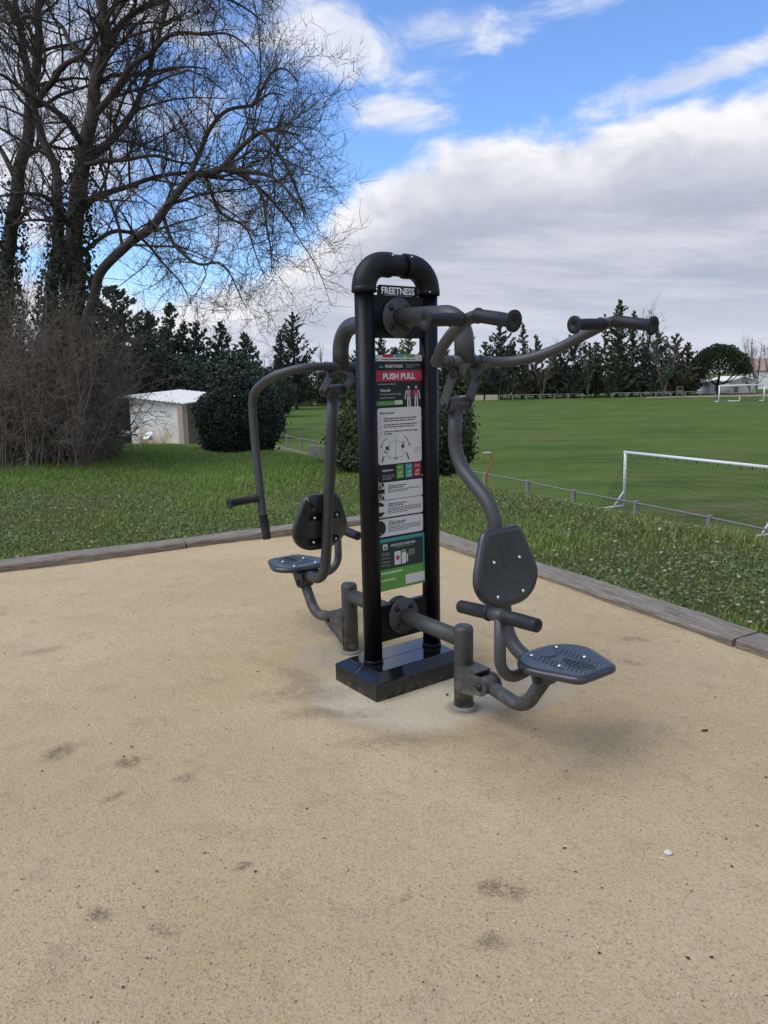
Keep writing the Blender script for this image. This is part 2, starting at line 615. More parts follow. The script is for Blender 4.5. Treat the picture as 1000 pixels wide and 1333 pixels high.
def build_sand():
    def axis():
        return np.concatenate([np.linspace(-.1, 9.5, 300), np.linspace(9.6, 22, 50)])
    A, B = np.meshgrid(axis(), axis(), indexing='ij')
    X = P0[0] + A * DL[0] + B * DR[0]
    Y = P0[1] + A * DL[1] + B * DR[1]
    Z = sand_z(X, Y)
    V = np.stack([X, Y, Z], -1).reshape(-1, 3)
    k = A.shape[1]
    i, j = np.meshgrid(np.arange(A.shape[0] - 1), np.arange(k - 1), indexing='ij')
    F = np.stack([i * k + j, (i + 1) * k + j, (i + 1) * k + j + 1, i * k + j + 1], -1).reshape(-1, 4)
    m, n, l, b = new_mat('stabilised_sand')
    nt = m.node_tree
    p = position(nt)
    n1 = noise(nt, p, .55, 6, .6)
    n2 = noise(nt, p, 4.5, 7, .65)
    n3 = noise(nt, p, 95, 5, .75)
    n4 = noise(nt, p, 260, 3, .7)
    c = mixc(nt, sstep(nt, n1, .34, .68), (.560, .418, .226), (.655, .508, .300))
    c = mixc(nt, sstep(nt, n2, .50, .78, 0, .55), c, (.37, .265, .155))
    n5 = noise(nt, p, 34, 6, .75)
    c = mixc(nt, sstep(nt, n5, .52, .74, 0, .28), c, (.29, .205, .120))
    c = mixc(nt, sstep(nt, n5, .48, .30, 0, .35), c, (.58, .47, .33))
    c = mixc(nt, sstep(nt, n3, .48, .68, 0, .55), c, (.22, .155, .090))
    c = mixc(nt, sstep(nt, n3, .50, .30, 0, .45), c, (.60, .50, .36))
    vor = nt.nodes.new('ShaderNodeTexVoronoi')
    vor.inputs['Scale'].default_value = 130
    l.new(p, vor.inputs['Vector'])
    sp = nt.nodes.new('ShaderNodeSeparateColor')
    l.new(vor.outputs['Color'], sp.inputs[0])
    grit = math_node(nt, 'MULTIPLY', sstep(nt, sp.outputs[0], .80, .86), sstep(nt, vor.outputs['Distance'], .45, .25))
    c = mixc(nt, math_node(nt, 'MULTIPLY', grit, .55), c, (.66, .58, .45))
    grit2 = math_node(nt, 'MULTIPLY', sstep(nt, sp.outputs[1], .86, .92), sstep(nt, vor.outputs['Distance'], .45, .25))
    c = mixc(nt, math_node(nt, 'MULTIPLY', grit2, .55), c, (.16, .115, .07))

    # pale footing, damp stains, painted shade with dirt under the near seat, each with a ragged outline of its own
    warp = nt.nodes.new('ShaderNodeTexNoise')
    warp.inputs['Scale'].default_value = 3.0
    warp.inputs['Detail'].default_value = 6
    l.new(p, warp.inputs['Vector'])
    wv = nt.nodes.new('ShaderNodeVectorMath')
    wv.operation = 'MULTIPLY_ADD'
    l.new(warp.outputs['Color'], wv.inputs[0])
    wv.inputs[1].default_value = (.30, .30, 0)
    off = nt.nodes.new('ShaderNodeVectorMath')
    off.operation = 'SUBTRACT'
    l.new(p, off.inputs[0])
    off.inputs[1].default_value = (.15, .15, 0)
    l.new(off.outputs[0], wv.inputs[2])
    wp = wv.outputs[0]

    def spot(cx, cy, rx, ry, ang, soft=.5, src=None):
        mp = nt.nodes.new('ShaderNodeMapping')
        mp.vector_type = 'TEXTURE'
        mp.inputs['Location'].default_value = (cx, cy, 0)
        mp.inputs['Rotation'].default_value = (0, 0, ang)
        mp.inputs['Scale'].default_value = (rx, ry, 1e3)
        l.new(src or wp, mp.inputs['Vector'])
        ln = nt.nodes.new('ShaderNodeVectorMath')
        ln.operation = 'LENGTH'
        l.new(mp.outputs[0], ln.inputs[0])
        return sstep(nt, ln.outputs['Value'], 1.0 + soft, 1.0 - soft)

    def uvp(u, v):
        q = MO + MU * u + MV * v
        return float(q[0]), float(q[1])
    halo = math_node(nt, 'MAXIMUM', spot(*uvp(-.02, .12), .62, .74, MA, .22), math_node(nt, 'MULTIPLY', spot(*uvp(.0, 1.05), .5, .4, MA, .5), .45))  # second spot paints shade and dirt on the sand under the near seat
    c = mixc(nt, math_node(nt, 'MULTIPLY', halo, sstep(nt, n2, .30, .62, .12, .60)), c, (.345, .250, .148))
    foot = spot(*uvp(-.10, .16), .46, .50, MA, .16)
    foot = math_node(nt, 'MULTIPLY', foot, sstep(nt, n2, .22, .50, .55, 1.0))
    c = mixc(nt, foot, c, mixc(nt, n3, (.56, .475, .325), (.66, .57, .42)))
    for (uu, vv, rr_) in ((0, .5, .085), (0, -.5, .085)):  # dark dirt ring painted round each support post foot as contact shade
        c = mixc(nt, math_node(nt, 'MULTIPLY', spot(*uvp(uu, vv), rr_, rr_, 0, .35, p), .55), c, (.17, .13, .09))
    con = spot(*uvp(.36, .48), .26, .30, MA, .2)
    con = math_node(nt, 'MAXIMUM', con, spot(*uvp(-.12, -.52), .20, .16, MA, .2))
    con = math_node(nt, 'MULTIPLY', con, sstep(nt, n2, .30, .50, .3, 1))
    c = mixc(nt, math_node(nt, 'MULTIPLY', math_node(nt, 'MULTIPLY', con, sstep(nt, n5, .35, .6, .35, 1)), .75), c, mixc(nt, n3, (.43, .37, .28), (.55, .48, .37)))
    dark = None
    for (px, py, rx, ry, st) in ((72, 980, .085, .055, .8), (163, 990, .09, .05, .8), (132, 1203, .045, .04, .8), (643, 1160, .055, .045, .8), (660, 1243, .045, .04, .6), (305, 1133, .03, .02, .9), (245, 1016, .05, .025, .6), (152, 1034, .04, .025, .6), (48, 848, .14, .07, .55), (825, 836, .10, .05, .5), (820, 868, .09, .05, .4), (540, 1175, .035, .02, .7), (218, 1208, .03, .03, .4), (740, 985, .5, .22, .06), (640, 960, .40, .14, .16), (400, 900, .30, .09, .42), (440, 925, .3, .07, .42), (500, 965, .25, .06, .35)):  # wide faint spots below the near seat paint its shade along with dirt
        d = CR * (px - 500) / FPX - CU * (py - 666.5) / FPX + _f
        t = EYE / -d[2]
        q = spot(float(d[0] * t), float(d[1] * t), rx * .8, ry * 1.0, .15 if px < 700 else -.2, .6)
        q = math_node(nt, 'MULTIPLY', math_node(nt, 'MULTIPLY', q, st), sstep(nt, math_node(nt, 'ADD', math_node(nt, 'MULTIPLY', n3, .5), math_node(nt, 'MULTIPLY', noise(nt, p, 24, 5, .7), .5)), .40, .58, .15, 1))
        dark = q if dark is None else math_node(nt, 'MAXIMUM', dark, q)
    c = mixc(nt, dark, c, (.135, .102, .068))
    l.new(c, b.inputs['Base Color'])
    b.inputs['Roughness'].default_value = .93
    b.inputs['Specular IOR Level'].default_value = .15
    hh = math_node(nt, 'ADD', math_node(nt, 'MULTIPLY_ADD', n5, 1.4, math_node(nt, 'MULTIPLY_ADD', noise(nt, p, 11, 5, .6), 2.0, n3)), math_node(nt, 'MULTIPLY_ADD', n4, .5, math_node(nt, 'MULTIPLY', grit, .6)))
    l.new(bump(nt, hh, .75, .010), b.inputs['Normal'])
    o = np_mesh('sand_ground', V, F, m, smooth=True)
    tag(o, kind='structure')


build_sand()


# grit: loose little stones, far too many to count
def build_gravel():
    n_ = 16000
    y = rng.uniform(.9, 6.8, n_ * 4)
    x = rng.uniform(-.62, .62, n_ * 4) * (y + .6)
    dens = vnoise(x, y, 1.1, 11) ** 2 + .9 * np.exp(-(((x - 1.0) / .8) ** 2 + ((y - 2.9) / .5) ** 2)) + .5 * np.exp(-(((x + .7) / .35) ** 2 + ((y - 2.0) / .4) ** 2))
    a, b_ = ab(x, y)
    edge = np.minimum(a, b_)
    dens = dens + .9 * np.exp(-(edge / .22) ** 2)
    ok = (rng.random(n_ * 4) < dens * 1.2 / y * 2) & (edge > .02)
    x, y = x[ok][:n_], y[ok][:n_]
    n_ = len(x)
    r = rng.gamma(3.0, .00050, n_) + .0008
    base = np.array([[1, 0, 0], [-1, 0, 0], [0, 1, 0], [0, -1, 0], [0, 0, 1], [0, 0, -1]], float)
    fc = np.array([[0, 2, 4], [2, 1, 4], [1, 3, 4], [3, 0, 4], [2, 0, 5], [1, 2, 5], [3, 1, 5], [0, 3, 5]])
    V = base[None] * r[:, None, None] * rng.uniform(.6, 1.35, (n_, 6, 1))
    th = rng.uniform(0, 6.28, n_)
    ct, st = np.cos(th)[:, None], np.sin(th)[:, None]
    V = np.stack([V[..., 0] * ct - V[..., 1] * st, V[..., 0] * st + V[..., 1] * ct, V[..., 2] * .7], -1)
    V += np.stack([x, y, sand_z(x, y) + r * .35], -1)[:, None]
    F = fc[None] + (np.arange(n_) * 6)[:, None, None]
    t = rng.random(n_)[:, None]
    c = np.where(t < .62, np.array([.60, .52, .40]), np.where(t < .85, np.array([.42, .33, .22]), np.array([.26, .20, .14]))) * rng.uniform(.75, 1.2, (n_, 1))
    o = np_mesh('gravel', V.reshape(-1, 3), F.reshape(-1, 3), M['pebble'], np.repeat(c, 6, 0))
    tag(o, 'loose pale grit scattered over the sand', 'gravel', kind='stuff')


build_gravel()


def leaf_litter():
    P, C, Lh, Nn = [], [], [], []
    n_ = 4200
    y = rng.uniform(4, 17, n_ * 5)
    x = rng.uniform(-.75, .75, n_ * 5) * (y + 1)
    a, b_ = ab(x, y)
    e = np.minimum(a, b_)
    s = sfence(x, y)
    d = (vnoise(x, y, .9, 21) > .52) * 1.0 + .25 + 1.2 * np.exp(-((e + .35) / .3) ** 2) + .6 * np.exp(-(((x - 2.2) / 1.0) ** 2 + ((y - 5.9) / 1.6) ** 2)) * 4
    ok = (rng.random(n_ * 5) < d * .33) & (e < -.26) & (s > 8)
    x, y = x[ok][:n_], y[ok][:n_]
    n_ = len(x)
    z = ground_z(x, y) + rng.uniform(.015, .055, n_)
    P = np.stack([x, y, z], -1)
    # a few on the sand too
    k = 170
    ys = rng.uniform(1.2, 7.0, k)
    xs = rng.uniform(-.55, .55, k) * ys
    aa, bb = ab(xs, ys)
    g = np.minimum(aa, bb) > .05
    Ps = np.stack([xs, ys, sand_z(xs, ys) + .004], -1)[g]
    L = np.concatenate([rng.uniform(.018, .046, n_), rng.uniform(.004, .018, len(Ps)) * (1 + 1.6 * (rng.random(len(Ps)) < .08))])
    cols = np.array([[.34, .26, .17], [.24, .17, .10], [.46, .39, .29], [.14, .09, .055]])[rng.integers(0, 4, n_)]
    colss = np.tile(np.array([[.06, .045, .032]]), (len(Ps), 1))
    P = np.concatenate([P, Ps])
    D = rand_dirs(len(P))
    D[:, 2] *= .35
    D[n_:, 2] *= .1
    D = unit(D)
    Nv = unit(np.array([0, 0, 1.0]) + rng.normal(size=(len(P), 3)) * .45)
    Nv[n_:] = unit(np.array([0, 0, 1.0]) + rng.normal(size=(len(Ps), 3)) * .1)
    V, F = leaf_quads(P, L, L * rng.uniform(.35, .8, len(P)), D, Nv)
    C = np.repeat(np.concatenate([cols, colss]) * rng.uniform(.7, 1.2, (len(P), 1)), 4, 0)
    o = np_mesh('fallen_leaves', V, F, M['litter'], C)
    tag(o, 'dry brown fallen leaves scattered on the grass', 'leaves', kind='stuff')


leaf_litter()


def grass():
    n0 = 1500000
    # sample more near than far
    y = 3.6 + (26 - 3.6) * rng.random(n0) ** 1.55
    x = rng.uniform(-.72, .72, n0) * (y + 1.0)
    a, b_ = ab(x, y)
    e = np.minimum(a, b_)
    s = sfence(x, y)
    pat = vnoise(x, y, .55, 31)
    pat2 = vnoise(x, y, 2.2, 32)
    lush = np.clip(smooth01((y - 10) / 4) * (x < 3) * .9 + smooth01((pat - .35) / .4) * .6, 0, 1)
    keep = (e < -.225) & (s > 5.5) & (rng.random(n0) < np.clip(.20 + .8 * pat2 * (.35 + lush), 0, 1) * .55)
    # the bare litter strip beside the right-hand sleepers is thin
    thin = np.exp(-(((x - 2.1) / .8) ** 2 + ((y - 6.0) / 1.6) ** 2))
    keep &= rng.random(n0) > thin * .75
    x, y, lush, pat, s, e = x[keep], y[keep], lush[keep], pat[keep], s[keep], e[keep]
    n_ = len(x)
    dist = np.hypot(x, y)
    dry = np.clip(smooth01((10.6 - s) / 2.0) * smooth01((vnoise(x, y, .6, 35) - .38) / .3) * (x > 0), 0, 1)
    h = (.024 + .05 * lush * rng.uniform(.6, 1.3, n_) + .03 * rng.random(n_) ** 3) * (1 + dry * 2.2 * rng.random(n_))
    # tussocks on the crest at the right
    tus = np.exp(-(((x - 3.4) / 1.2) ** 2 + ((y - 7.6) / 1.0) ** 2)) * (vnoise(x, y, 2.5, 36) > .45)
    h = h * (1 + 1.6 * tus)
    h = h * (1 + 0.5 * np.exp(-((e + .25) / .12) ** 2) * (vnoise(x, y, 3.1, 37) > .4))
    w = (.0032 + .0003 * dist) * rng.uniform(.7, 1.3, n_)
    z = ground_z(x, y) - .008
    th = rng.uniform(0, 6.283, n_)
    lean = rng.uniform(.15, .9, n_) * h
    fx, fy = np.cos(th), np.sin(th)
    B = np.stack([x, y, z], -1)
    side = np.stack([-fy, fx, 0 * fx], -1) * w[:, None]
    mid = B + np.stack([fx * lean * .35, fy * lean * .35, h * .6], -1)
    tip = B + np.stack([fx * lean, fy * lean, h], -1)
    V = np.stack([B - side, B + side, mid + side * .75, mid - side * .75, tip, tip], 1)
    V[:, 4] = tip + side * .12
    V[:, 5] = tip - side * .12
    idx = np.arange(n_)[:, None] * 6
    F = np.concatenate([idx + np.array([[0, 1, 2, 3]]), idx + np.array([[3, 2, 4, 5]])])
    t = rng.random(n_)[:, None]
    g1 = np.array([.165, .225, .050])
    g2 = np.array([.265, .325, .085])
    g3 = np.array([.30, .28, .13])
    c = g1 * (1 - t) + g2 * t
    lu = lush[:, None]
    c = c * (1 - lu * .45) + np.array([.195, .390, .048]) * lu * .45
    isdry = (rng.random(n_) < .06 + .55 * dry)[:, None]
    c = np.where(isdry, np.array([.30, .25, .14]), c)
    c = np.where((rng.random(n_) < .05)[:, None], g3, c) * rng.uniform(.75, 1.2, (n_, 1))
    o = np_mesh('grass', V.reshape(-1, 3), F, M['blade'], np.repeat(c, 6, 0))
    tag(o, 'short rough green grass beyond the timber edging', 'grass', kind='stuff')
    # low broad-leaved weeds
    n1 = 420000
    y = 3.6 + (19 - 3.6) * rng.random(n1) ** 1.5
    x = rng.uniform(-.72, .72, n1) * (y + 1.0)
    a, b_ = ab(x, y)
    e = np.minimum(a, b_)
    s = sfence(x, y)
    k = (e < -.25) & (s > 7) & (rng.random(n1) < np.clip((vnoise(x, y, 1.3, 41) - .28) * 1.3, 0, 1)) & (rng.random(n1) < smooth01((16 - y) / 7))
    thin = np.exp(-(((x - 2.1) / .8) ** 2 + ((y - 6.0) / 1.6) ** 2))
    k &= rng.random(n1) > thin * .6
    x, y = x[k], y[k]
    n_ = len(x)
    P = np.stack([x, y, ground_z(x, y) + rng.uniform(.004, .045, n_)], -1)
    D = rand_dirs(n_)
    D[:, 2] = np.abs(D[:, 2]) * .4
    L = rng.uniform(.012, .036, n_) * (1 + .02 * y)
    V, F = leaf_quads(P, L, L * rng.uniform(.55, .95, n_), unit(D), unit(np.array([0, 0, 1.0]) + rng.normal(size=(n_, 3)) * .4))
    t = rng.random(n_)[:, None]
    c = (np.array([.135, .190, .060]) * (1 - t) + np.array([.235, .295, .115]) * t) * rng.uniform(.7, 1.25, (n_, 1))
    o = np_mesh('low_weeds', V, F, M['blade'], np.repeat(c, 4, 0))
    tag(o, 'low broad leaved weeds growing through the short grass', 'weeds', kind='stuff')


grass()


# ------------------------------------------------------------------ sleepers
def sleeper(origin, d, t0, t1, label, seed):
    L = t1 - t0
    nx = max(8, int(L / .12))
    W, H = .235, .165
    r2 = random.Random(seed)
    mb = MB()
    ring = []
    # rounded-corner cross section, y outward from the sand
    cs = [(0.012, -.05), (0.0, .085), (.006, .104), (.018, .113), (W - .02, .116), (W - .006, .106), (W, .09), (W - .01, -.05)]
    v, f = [], []
    for i in range(nx + 1):
        x = L * i / nx
        for (yy, zz) in cs:
            k = mnoise.noise(Vector((x * 2.5 + seed * 9, yy * 9, zz * 9)))
            k2 = mnoise.noise(Vector((x * .6 + seed * 5, yy * 2, 3)))
            v.append((x, yy + k * .006 + k2 * .008, zz * .70 + k * .005 + k2 * .007))
    q = len(cs)
    for i in range(nx):
        for j in range(q):
            j2 = (j + 1) % q
            f.append((i * q + j, i * q + j2, (i + 1) * q + j2, (i + 1) * q + j))
    f.append(tuple(range(q)))
    f.append(tuple(nx * q + j for j in range(q)))
    mb.add(v, f, 0, False)
    o = mb.build('timber_edging', M['sleeper'])
    d3 = Vector((d[0], d[1], 0))
    out = Vector((-d[1], d[0], 0))
    if out.dot(Vector((0 - P0[0], 3 - P0[1], 0))) > 0:
        out = -out
    o.matrix_world = Matrix(((d3.x, out.x, 0, origin[0] + d[0] * t0), (d3.y, out.y, 0, origin[1] + d[1] * t0), (0, 0, 1, 0), (0, 0, 0, 1)))
    tag(o, label, 'timber', 'weathered timber sleepers edging the sand')


sleeper(P0, DL, -.23, 2.07, 'weathered sleeper along the back of the sand, behind the far seat and hanging grip', 1)
sleeper(P0, DL, 2.085, 4.95, 'long grey sleeper at the left edge of the sand, running out of the left side', 2)
sleeper(P0, DR, 0.003, 2.35, 'darker sleeper seen between the sign posts and the near backrest', 3)
sleeper(P0, DR, 2.365, 4.52, 'grey cracked sleeper to the right of the near seat, under the leaf littered grass', 4)
sleeper(P0, DR, 4.54, 7.0, 'sleeper end cut off by the right edge of the photo', 5)

# ------------------------------------------------------------------ the machine
mach = empty('fitness_machine', (MO[0], MO[1], 0), MA, 'black and grey two seat push pull exercise machine with tall sign panel', 'fitness machine')


def L3(u, v, z):
    return (u, -v, z)


def Ls(pts):
    return [L3(*q) for q in pts]


def ring_sphere(mb, c, ax, r, mat=0):
    prof = [(-.004, r * .98)] + [(r * .62 * math.sin(t), r * math.cos(t)) for t in np.linspace(0, 1.5, 6)]
    mb.lathe(c, ax, prof, 18, mat)


UL, UR = -.187, .213
PR = .0485
for u in (UL, UR):
    mb = MB()
    mb.tube(Ls([(u, 0, .09), (u, 0, 2.03)]), PR, 28)
    mb.build('post', M['black'], mach)
# arch: two elbows and a straight coupling
EZ = 2.006
for u, sg in ((UL, 1), (UR, -1)):
    mb = MB()
    path = fillet(Ls([(u, 0, EZ), (u, 0, 2.137), (u + sg * .150, 0, 2.137)]), .118, 14)
    mb.tube(path, .060, 28)
    mb.tube(Ls([(u, 0, EZ - .006), (u, 0, EZ + .022)]), .0612, 28)
    mb.tube(Ls([(u + sg * .128, 0, 2.137), (u + sg * .156, 0, 2.137)]), .0612, 28)
    o = mb.build('arch_elbow', M['elbow'], mach)
    for q in ((u + sg * .142, .0635 * .8, 2.137 + .0635 * .6), (u + sg * .035, .0635 * .9, 2.012)):
        mb = MB()
        mb.lathe(L3(*q), L3(0, .8, .4), [(0, .0055), (.003, .005), (.0045, .002)], 10)
        mb.build('rivet', M['bolt'], o)
mb = MB()
mb.tube(Ls([(UL + .14, 0, 2.137), (UR - .14, 0, 2.137)]), .0525, 28)
mb.build('arch_tube', M['elbow'], mach)


def text_geo(body, size, align='LEFT', sx=1.0, bold=.012):
    cu = bpy.data.curves.new('t', 'FONT')
    cu.body = body
    cu.size = size
    cu.align_x = align
    cu.resolution_u = 3
    cu.offset = bold * size
    o = bpy.data.objects.new('t', cu)
    COL.objects.link(o)
    dg = bpy.context.evaluated_depsgraph_get()
    me = bpy.data.meshes.new_from_object(o.evaluated_get(dg))
    v = [(q.co.x * sx, q.co.y) for q in me.vertices]
    f = [tuple(p.vertices) for p in me.polygons]
    bpy.data.objects.remove(o)
    bpy.data.curves.remove(cu)
    bpy.data.meshes.remove(me)
    return v, f


PU0, PU1 = UL + PR - .004, UR - PR + .004       # gap between the posts
# top and bottom plates
mb = MB()
mb.box(L3((PU0 + PU1) / 2, 0, 1.888), (PU1 - PU0, .036, .205))
mb.build('head_plate', M['black'], mach, .003)
mb = MB()
mb.box(L3((PU0 + PU1) / 2, 0, .315), (PU1 - PU0, .036, .195))
mb.build('foot_plate', M['black'], mach, .003)

# name plate on the head plate
mb = MB()
uc = (PU0 + PU1) / 2 + .002


def rrect2(x0, x1, z0, z1, r, n_=6, corners=(1, 1, 1, 1)):
    out = []
    for (cx, cz, a0, on) in ((x1 - r, z1 - r, 0, corners[0]), (x0 + r, z1 - r, 90, corners[1]), (x0 + r, z0 + r, 180, corners[2]), (x1 - r, z0 + r, 270, corners[3])):
        if not on:
            out.append((x1 if a0 in (0, 270) else x0, z1 if a0 in (0, 90) else z0))
            continue
        for k in range(n_ + 1):
            an = R(a0 + 90 * k / n_)
            out.append((cx + r * math.cos(an), cz + r * math.sin(an)))
    return out


mb.prism([L3(x, .004, z) for x, z in rrect2(-.108, .138, 1.985, 2.041, .016, 6, (1, 1, 0, 0))], L3(0, -.008, 0))
npl = mb.build('name_plate', M['black'], mach)
mb = MB()
v, f = text_geo('FREETNESS', .046, 'CENTER', .82, .03)
w0 = max(q[0] for q in v) - min(q[0] for q in v)
k = .206 / w0
mb.add([L3(.015 + x * k, .0065, 1.999 + y) for x, y in v], f, 0, False)
mb.add([L3(x, .0065, z) for x, z in ((-.075, 1.9885), (.100, 1.9885), (.100, 1.9925), (-.075, 1.9925))], [(0, 1, 2, 3)], 0, False)
mb.build('plate_lettering', M['cut'], npl, fix=False)

# plinth: two polished granite halves with a chamfer
for half in (0, 1):
    va, vb = (-.19, -.001) if half == 0 else (.001, .19)
    ch = .055
    ua, ub = -.306, .315
    o_ = -.19 if half == 0 else .19
    ti = o_ + (ch if half == 0 else -ch)
    inn = vb if half == 0 else va
    # cross section in v: outer edge, chamfer, top, inner edge
    h1, h2 = .078, .115
    P = [(ua, o_, -.03), (ub, o_, -.03), (ub, inn, -.03), (ua, inn, -.03),
         (ua, o_, h1), (ub, o_, h1), (ub, inn, h1), (ua, inn, h1),
         (ua + ch, ti, h2), (ub - ch, ti, h2), (ub - ch, inn, h2), (ua + ch, inn, h2)]
    f = [(0, 1, 2, 3), (0, 1, 5, 4), (1, 2, 6, 5), (2, 3, 7, 6), (3, 0, 4, 7), (4, 5, 9, 8), (5, 6, 10, 9), (7, 4, 8, 11), (8, 9, 10, 11), (6, 7, 11, 10)]
    mb = MB()
    mb.add(Ls(P), f, 0, False)
    mb.build('plinth_slab', M['granite'], mach, .0025)

# post collars
for u in (UL, UR):
    mb = MB()
    mb.lathe(L3(u, 0, .113), (0, 0, 1), [(0, PR + .004), (.018, PR + .004), (.022, PR)], 28)
    mb.build('post_collar', M['black'], mach)

# ------ sign panel with its prints
PZ0, PZ1 = .488, 1.704
PW0, PW1 = PU0, PU1
mb = MB()
mb.box(L3((PW0 + PW1) / 2, 0, (PZ0 + PZ1) / 2), (PW1 - PW0, .008, PZ1 - PZ0))
panel = mb.build('sign_panel', M['dark_print'], mach)


class Print:
    """flat print on the panel: X 0..1 across, Z in metres; layers 0.5 mm apart"""

    def __init__(s, mats):
        s.mb, s.mats = MB(), mats

    def X(s, x):
        return PW0 + .004 + (PW1 - PW0 - .008) * x

    def rect(s, x0, x1, z0, z1, mat, lay=1, r=0, corners=(1, 1, 1, 1)):
        v = .004 + .0006 * lay
        X0, X1 = s.X(x0), s.X(x1)
        pts = rrect2(X0, X1, z0, z1, r, 5, corners) if r else [(X1, z1), (X0, z1), (X0, z0), (X1, z0)]
        s.mb.add([L3(a, v, b_) for a, b_ in pts], [tuple(range(len(pts)))], mat, False)
        return s

    def poly(s, pts, mat, lay=2):
        v = .004 + .0006 * lay
        s.mb.add([L3(a, v, b_) for a, b_ in pts], [tuple(range(len(pts)))], mat, False)
        return s

    def disc(s, cx, cz, r, mat, lay=2, a0=0, a1=360, n_=18):
        pts = [(cx + r * math.cos(R(a0 + (a1 - a0) * k / n_)), cz + r * math.sin(R(a0 + (a1 - a0) * k / n_))) for k in range(n_ + 1)]
        return s.poly(pts, mat, lay)

    def line(s, pts, w, mat, lay=2):
        for a, b_ in zip(pts[:-1], pts[1:]):
            dx, dz = b_[0] - a[0], b_[1] - a[1]
            q = math.hypot(dx, dz) or 1
            nx, nz = -dz / q * w / 2, dx / q * w / 2
            s.poly([(a[0] + nx, a[1] + nz), (b_[0] + nx, b_[1] + nz), (b_[0] - nx, b_[1] - nz), (a[0] - nx, a[1] - nz)], mat, lay)
        return s

    def text(s, body, x, z, size, mat, lay=3, align='LEFT', sx=1.0, width=None, bold=.02):
        v, f = text_geo(body, size, align, sx, bold)
        k = 1.0
        if width:
            k = width / (max(q[0] for q in v) - min(q[0] for q in v))
        vv = .004 + .0006 * lay
        s.mb.add([L3(s.X(x) + a * k, vv, z + b_) for a, b_ in v], f, mat, False)
        return s

    def lines(s, x0, x1, z, n_, pitch, h, mat, lay=3, seed=1, last=.7):
        """unreadably small print: rows of word-length dashes"""
        r2 = random.Random(seed)
        for i in range(n_):
            x = x0
            end = x1 if i < n_ - 1 else x0 + (x1 - x0) * last
            while x < end - .02:
                w = r2.uniform(.03, .11)
                s.rect(x, min(x + w, end), z - i * pitch, z - i * pitch + h, mat, lay)
                x += w + .014
        return s

    def build(s, name):
        return s.mb.build(name, s.mats, panel, fix=False)


# header strip
p = Print([M['white_print'], M['red_print'], M['teal_print'], M['green_print'], M['ink']])
p.rect(0, 1, 1.672, 1.702, 0, 1)
p.rect(.17, .39, 1.690, 1.707, 1, 2).rect(.42, .62, 1.690, 1.707, 2, 2).rect(.65, .85, 1.690, 1.707, 3, 2)
p.lines(.14, .86, 1.678, 1, .01, .005, 4, 2, 3, 1)
p.disc(p.X(.06), 1.681, .004, 4).disc(p.X(.94), 1.683, .004, 4)
p.build('header_strip')
# brand line and title band
p = Print([M['white_print'], M['teal_print'], M['greyink']])
p.poly([(p.X(.09), 1.640), (p.X(.115), 1.657), (p.X(.14), 1.640)], 1, 1)
p.poly([(p.X(.13), 1.640), (p.X(.155), 1.651), (p.X(.18), 1.640)], 1, 2)
p.build('brand_logo')
p = Print([M['white_print']])
p.text('FREETNESS', .21, 1.640, .020, 0, 2, width=.110)
p.build('brand_line')
p = Print([M['white_print'], M['teal_print'], M['greyink']])
p.lines(.66, .95, 1.650, 2, .010, .0035, 2, 1, 5, .5)
p.build('brand_small_print')
p = Print([M['red_print'], M['white_print']])
p.rect(0, 1, 1.572, 1.626, 0, 1)
p.text('PUSH PULL', .5, 1.5835, .040, 1, 2, 'CENTER', width=.205, bold=.045)
p.build('title_band')
# aims block with two muscle figures
p = Print([M['white_print'], M['greyink'], M['green_print'], M['palegreen_print'], M['red_print']])
p.lines(.06, .45, 1.556, 1, .01, .005, 1, 1, 8, 1)
p.build('subtitle_text')
p = Print([M['white_print'], M['greyink'], M['green_print'], M['palegreen_print'], M['red_print']])
p.text('Objectifs', .10, 1.522, .018, 0, 1)
p.lines(.10, .56, 1.505, 1, .01, .0055, 1, 1, 9, 1)
p.lines(.10, .42, 1.487, 1, .01, .0055, 1, 1, 10, 1)
p.build('aims_text')
p = Print([M['white_print'], M['greyink'], M['green_print'], M['palegreen_print']])
p.rect(.01, .56, 1.453, 1.474, 2, 1, .004)
p.rect(.40, .565, 1.455, 1.476, 3, 2, .004)
p.build('level_bar')
for cx, flip in ((.70, 1), (.86, -1)):
    p = Print([M['white_print'], M['greyink'], M['green_print'], M['palegreen_print'], M['red_print']])
    X = p.X(cx)
    p.disc(X, 1.540, .0065, 0)
    p.poly([(X - .015, 1.527), (X + .015, 1.527), (X + .009, 1.490), (X - .009, 1.490)], 1, 2)
    p.poly([(X - .012, 1.527), (X + .012, 1.527), (X + .010, 1.508), (X - .010, 1.508)], 4 if flip < 0 else 1, 3)
    for sg in (-1, 1):
        p.line([(X + sg * .015, 1.524), (X + sg * .021, 1.503), (X + sg * .024, 1.480)], .006, 0 if sg * flip < 0 else 4, 3)
        p.line([(X + sg * .006, 1.492), (X + sg * .008, 1.462), (X + sg * .007, 1.437)], .008, 0, 3)
    p.build('muscle_figure')
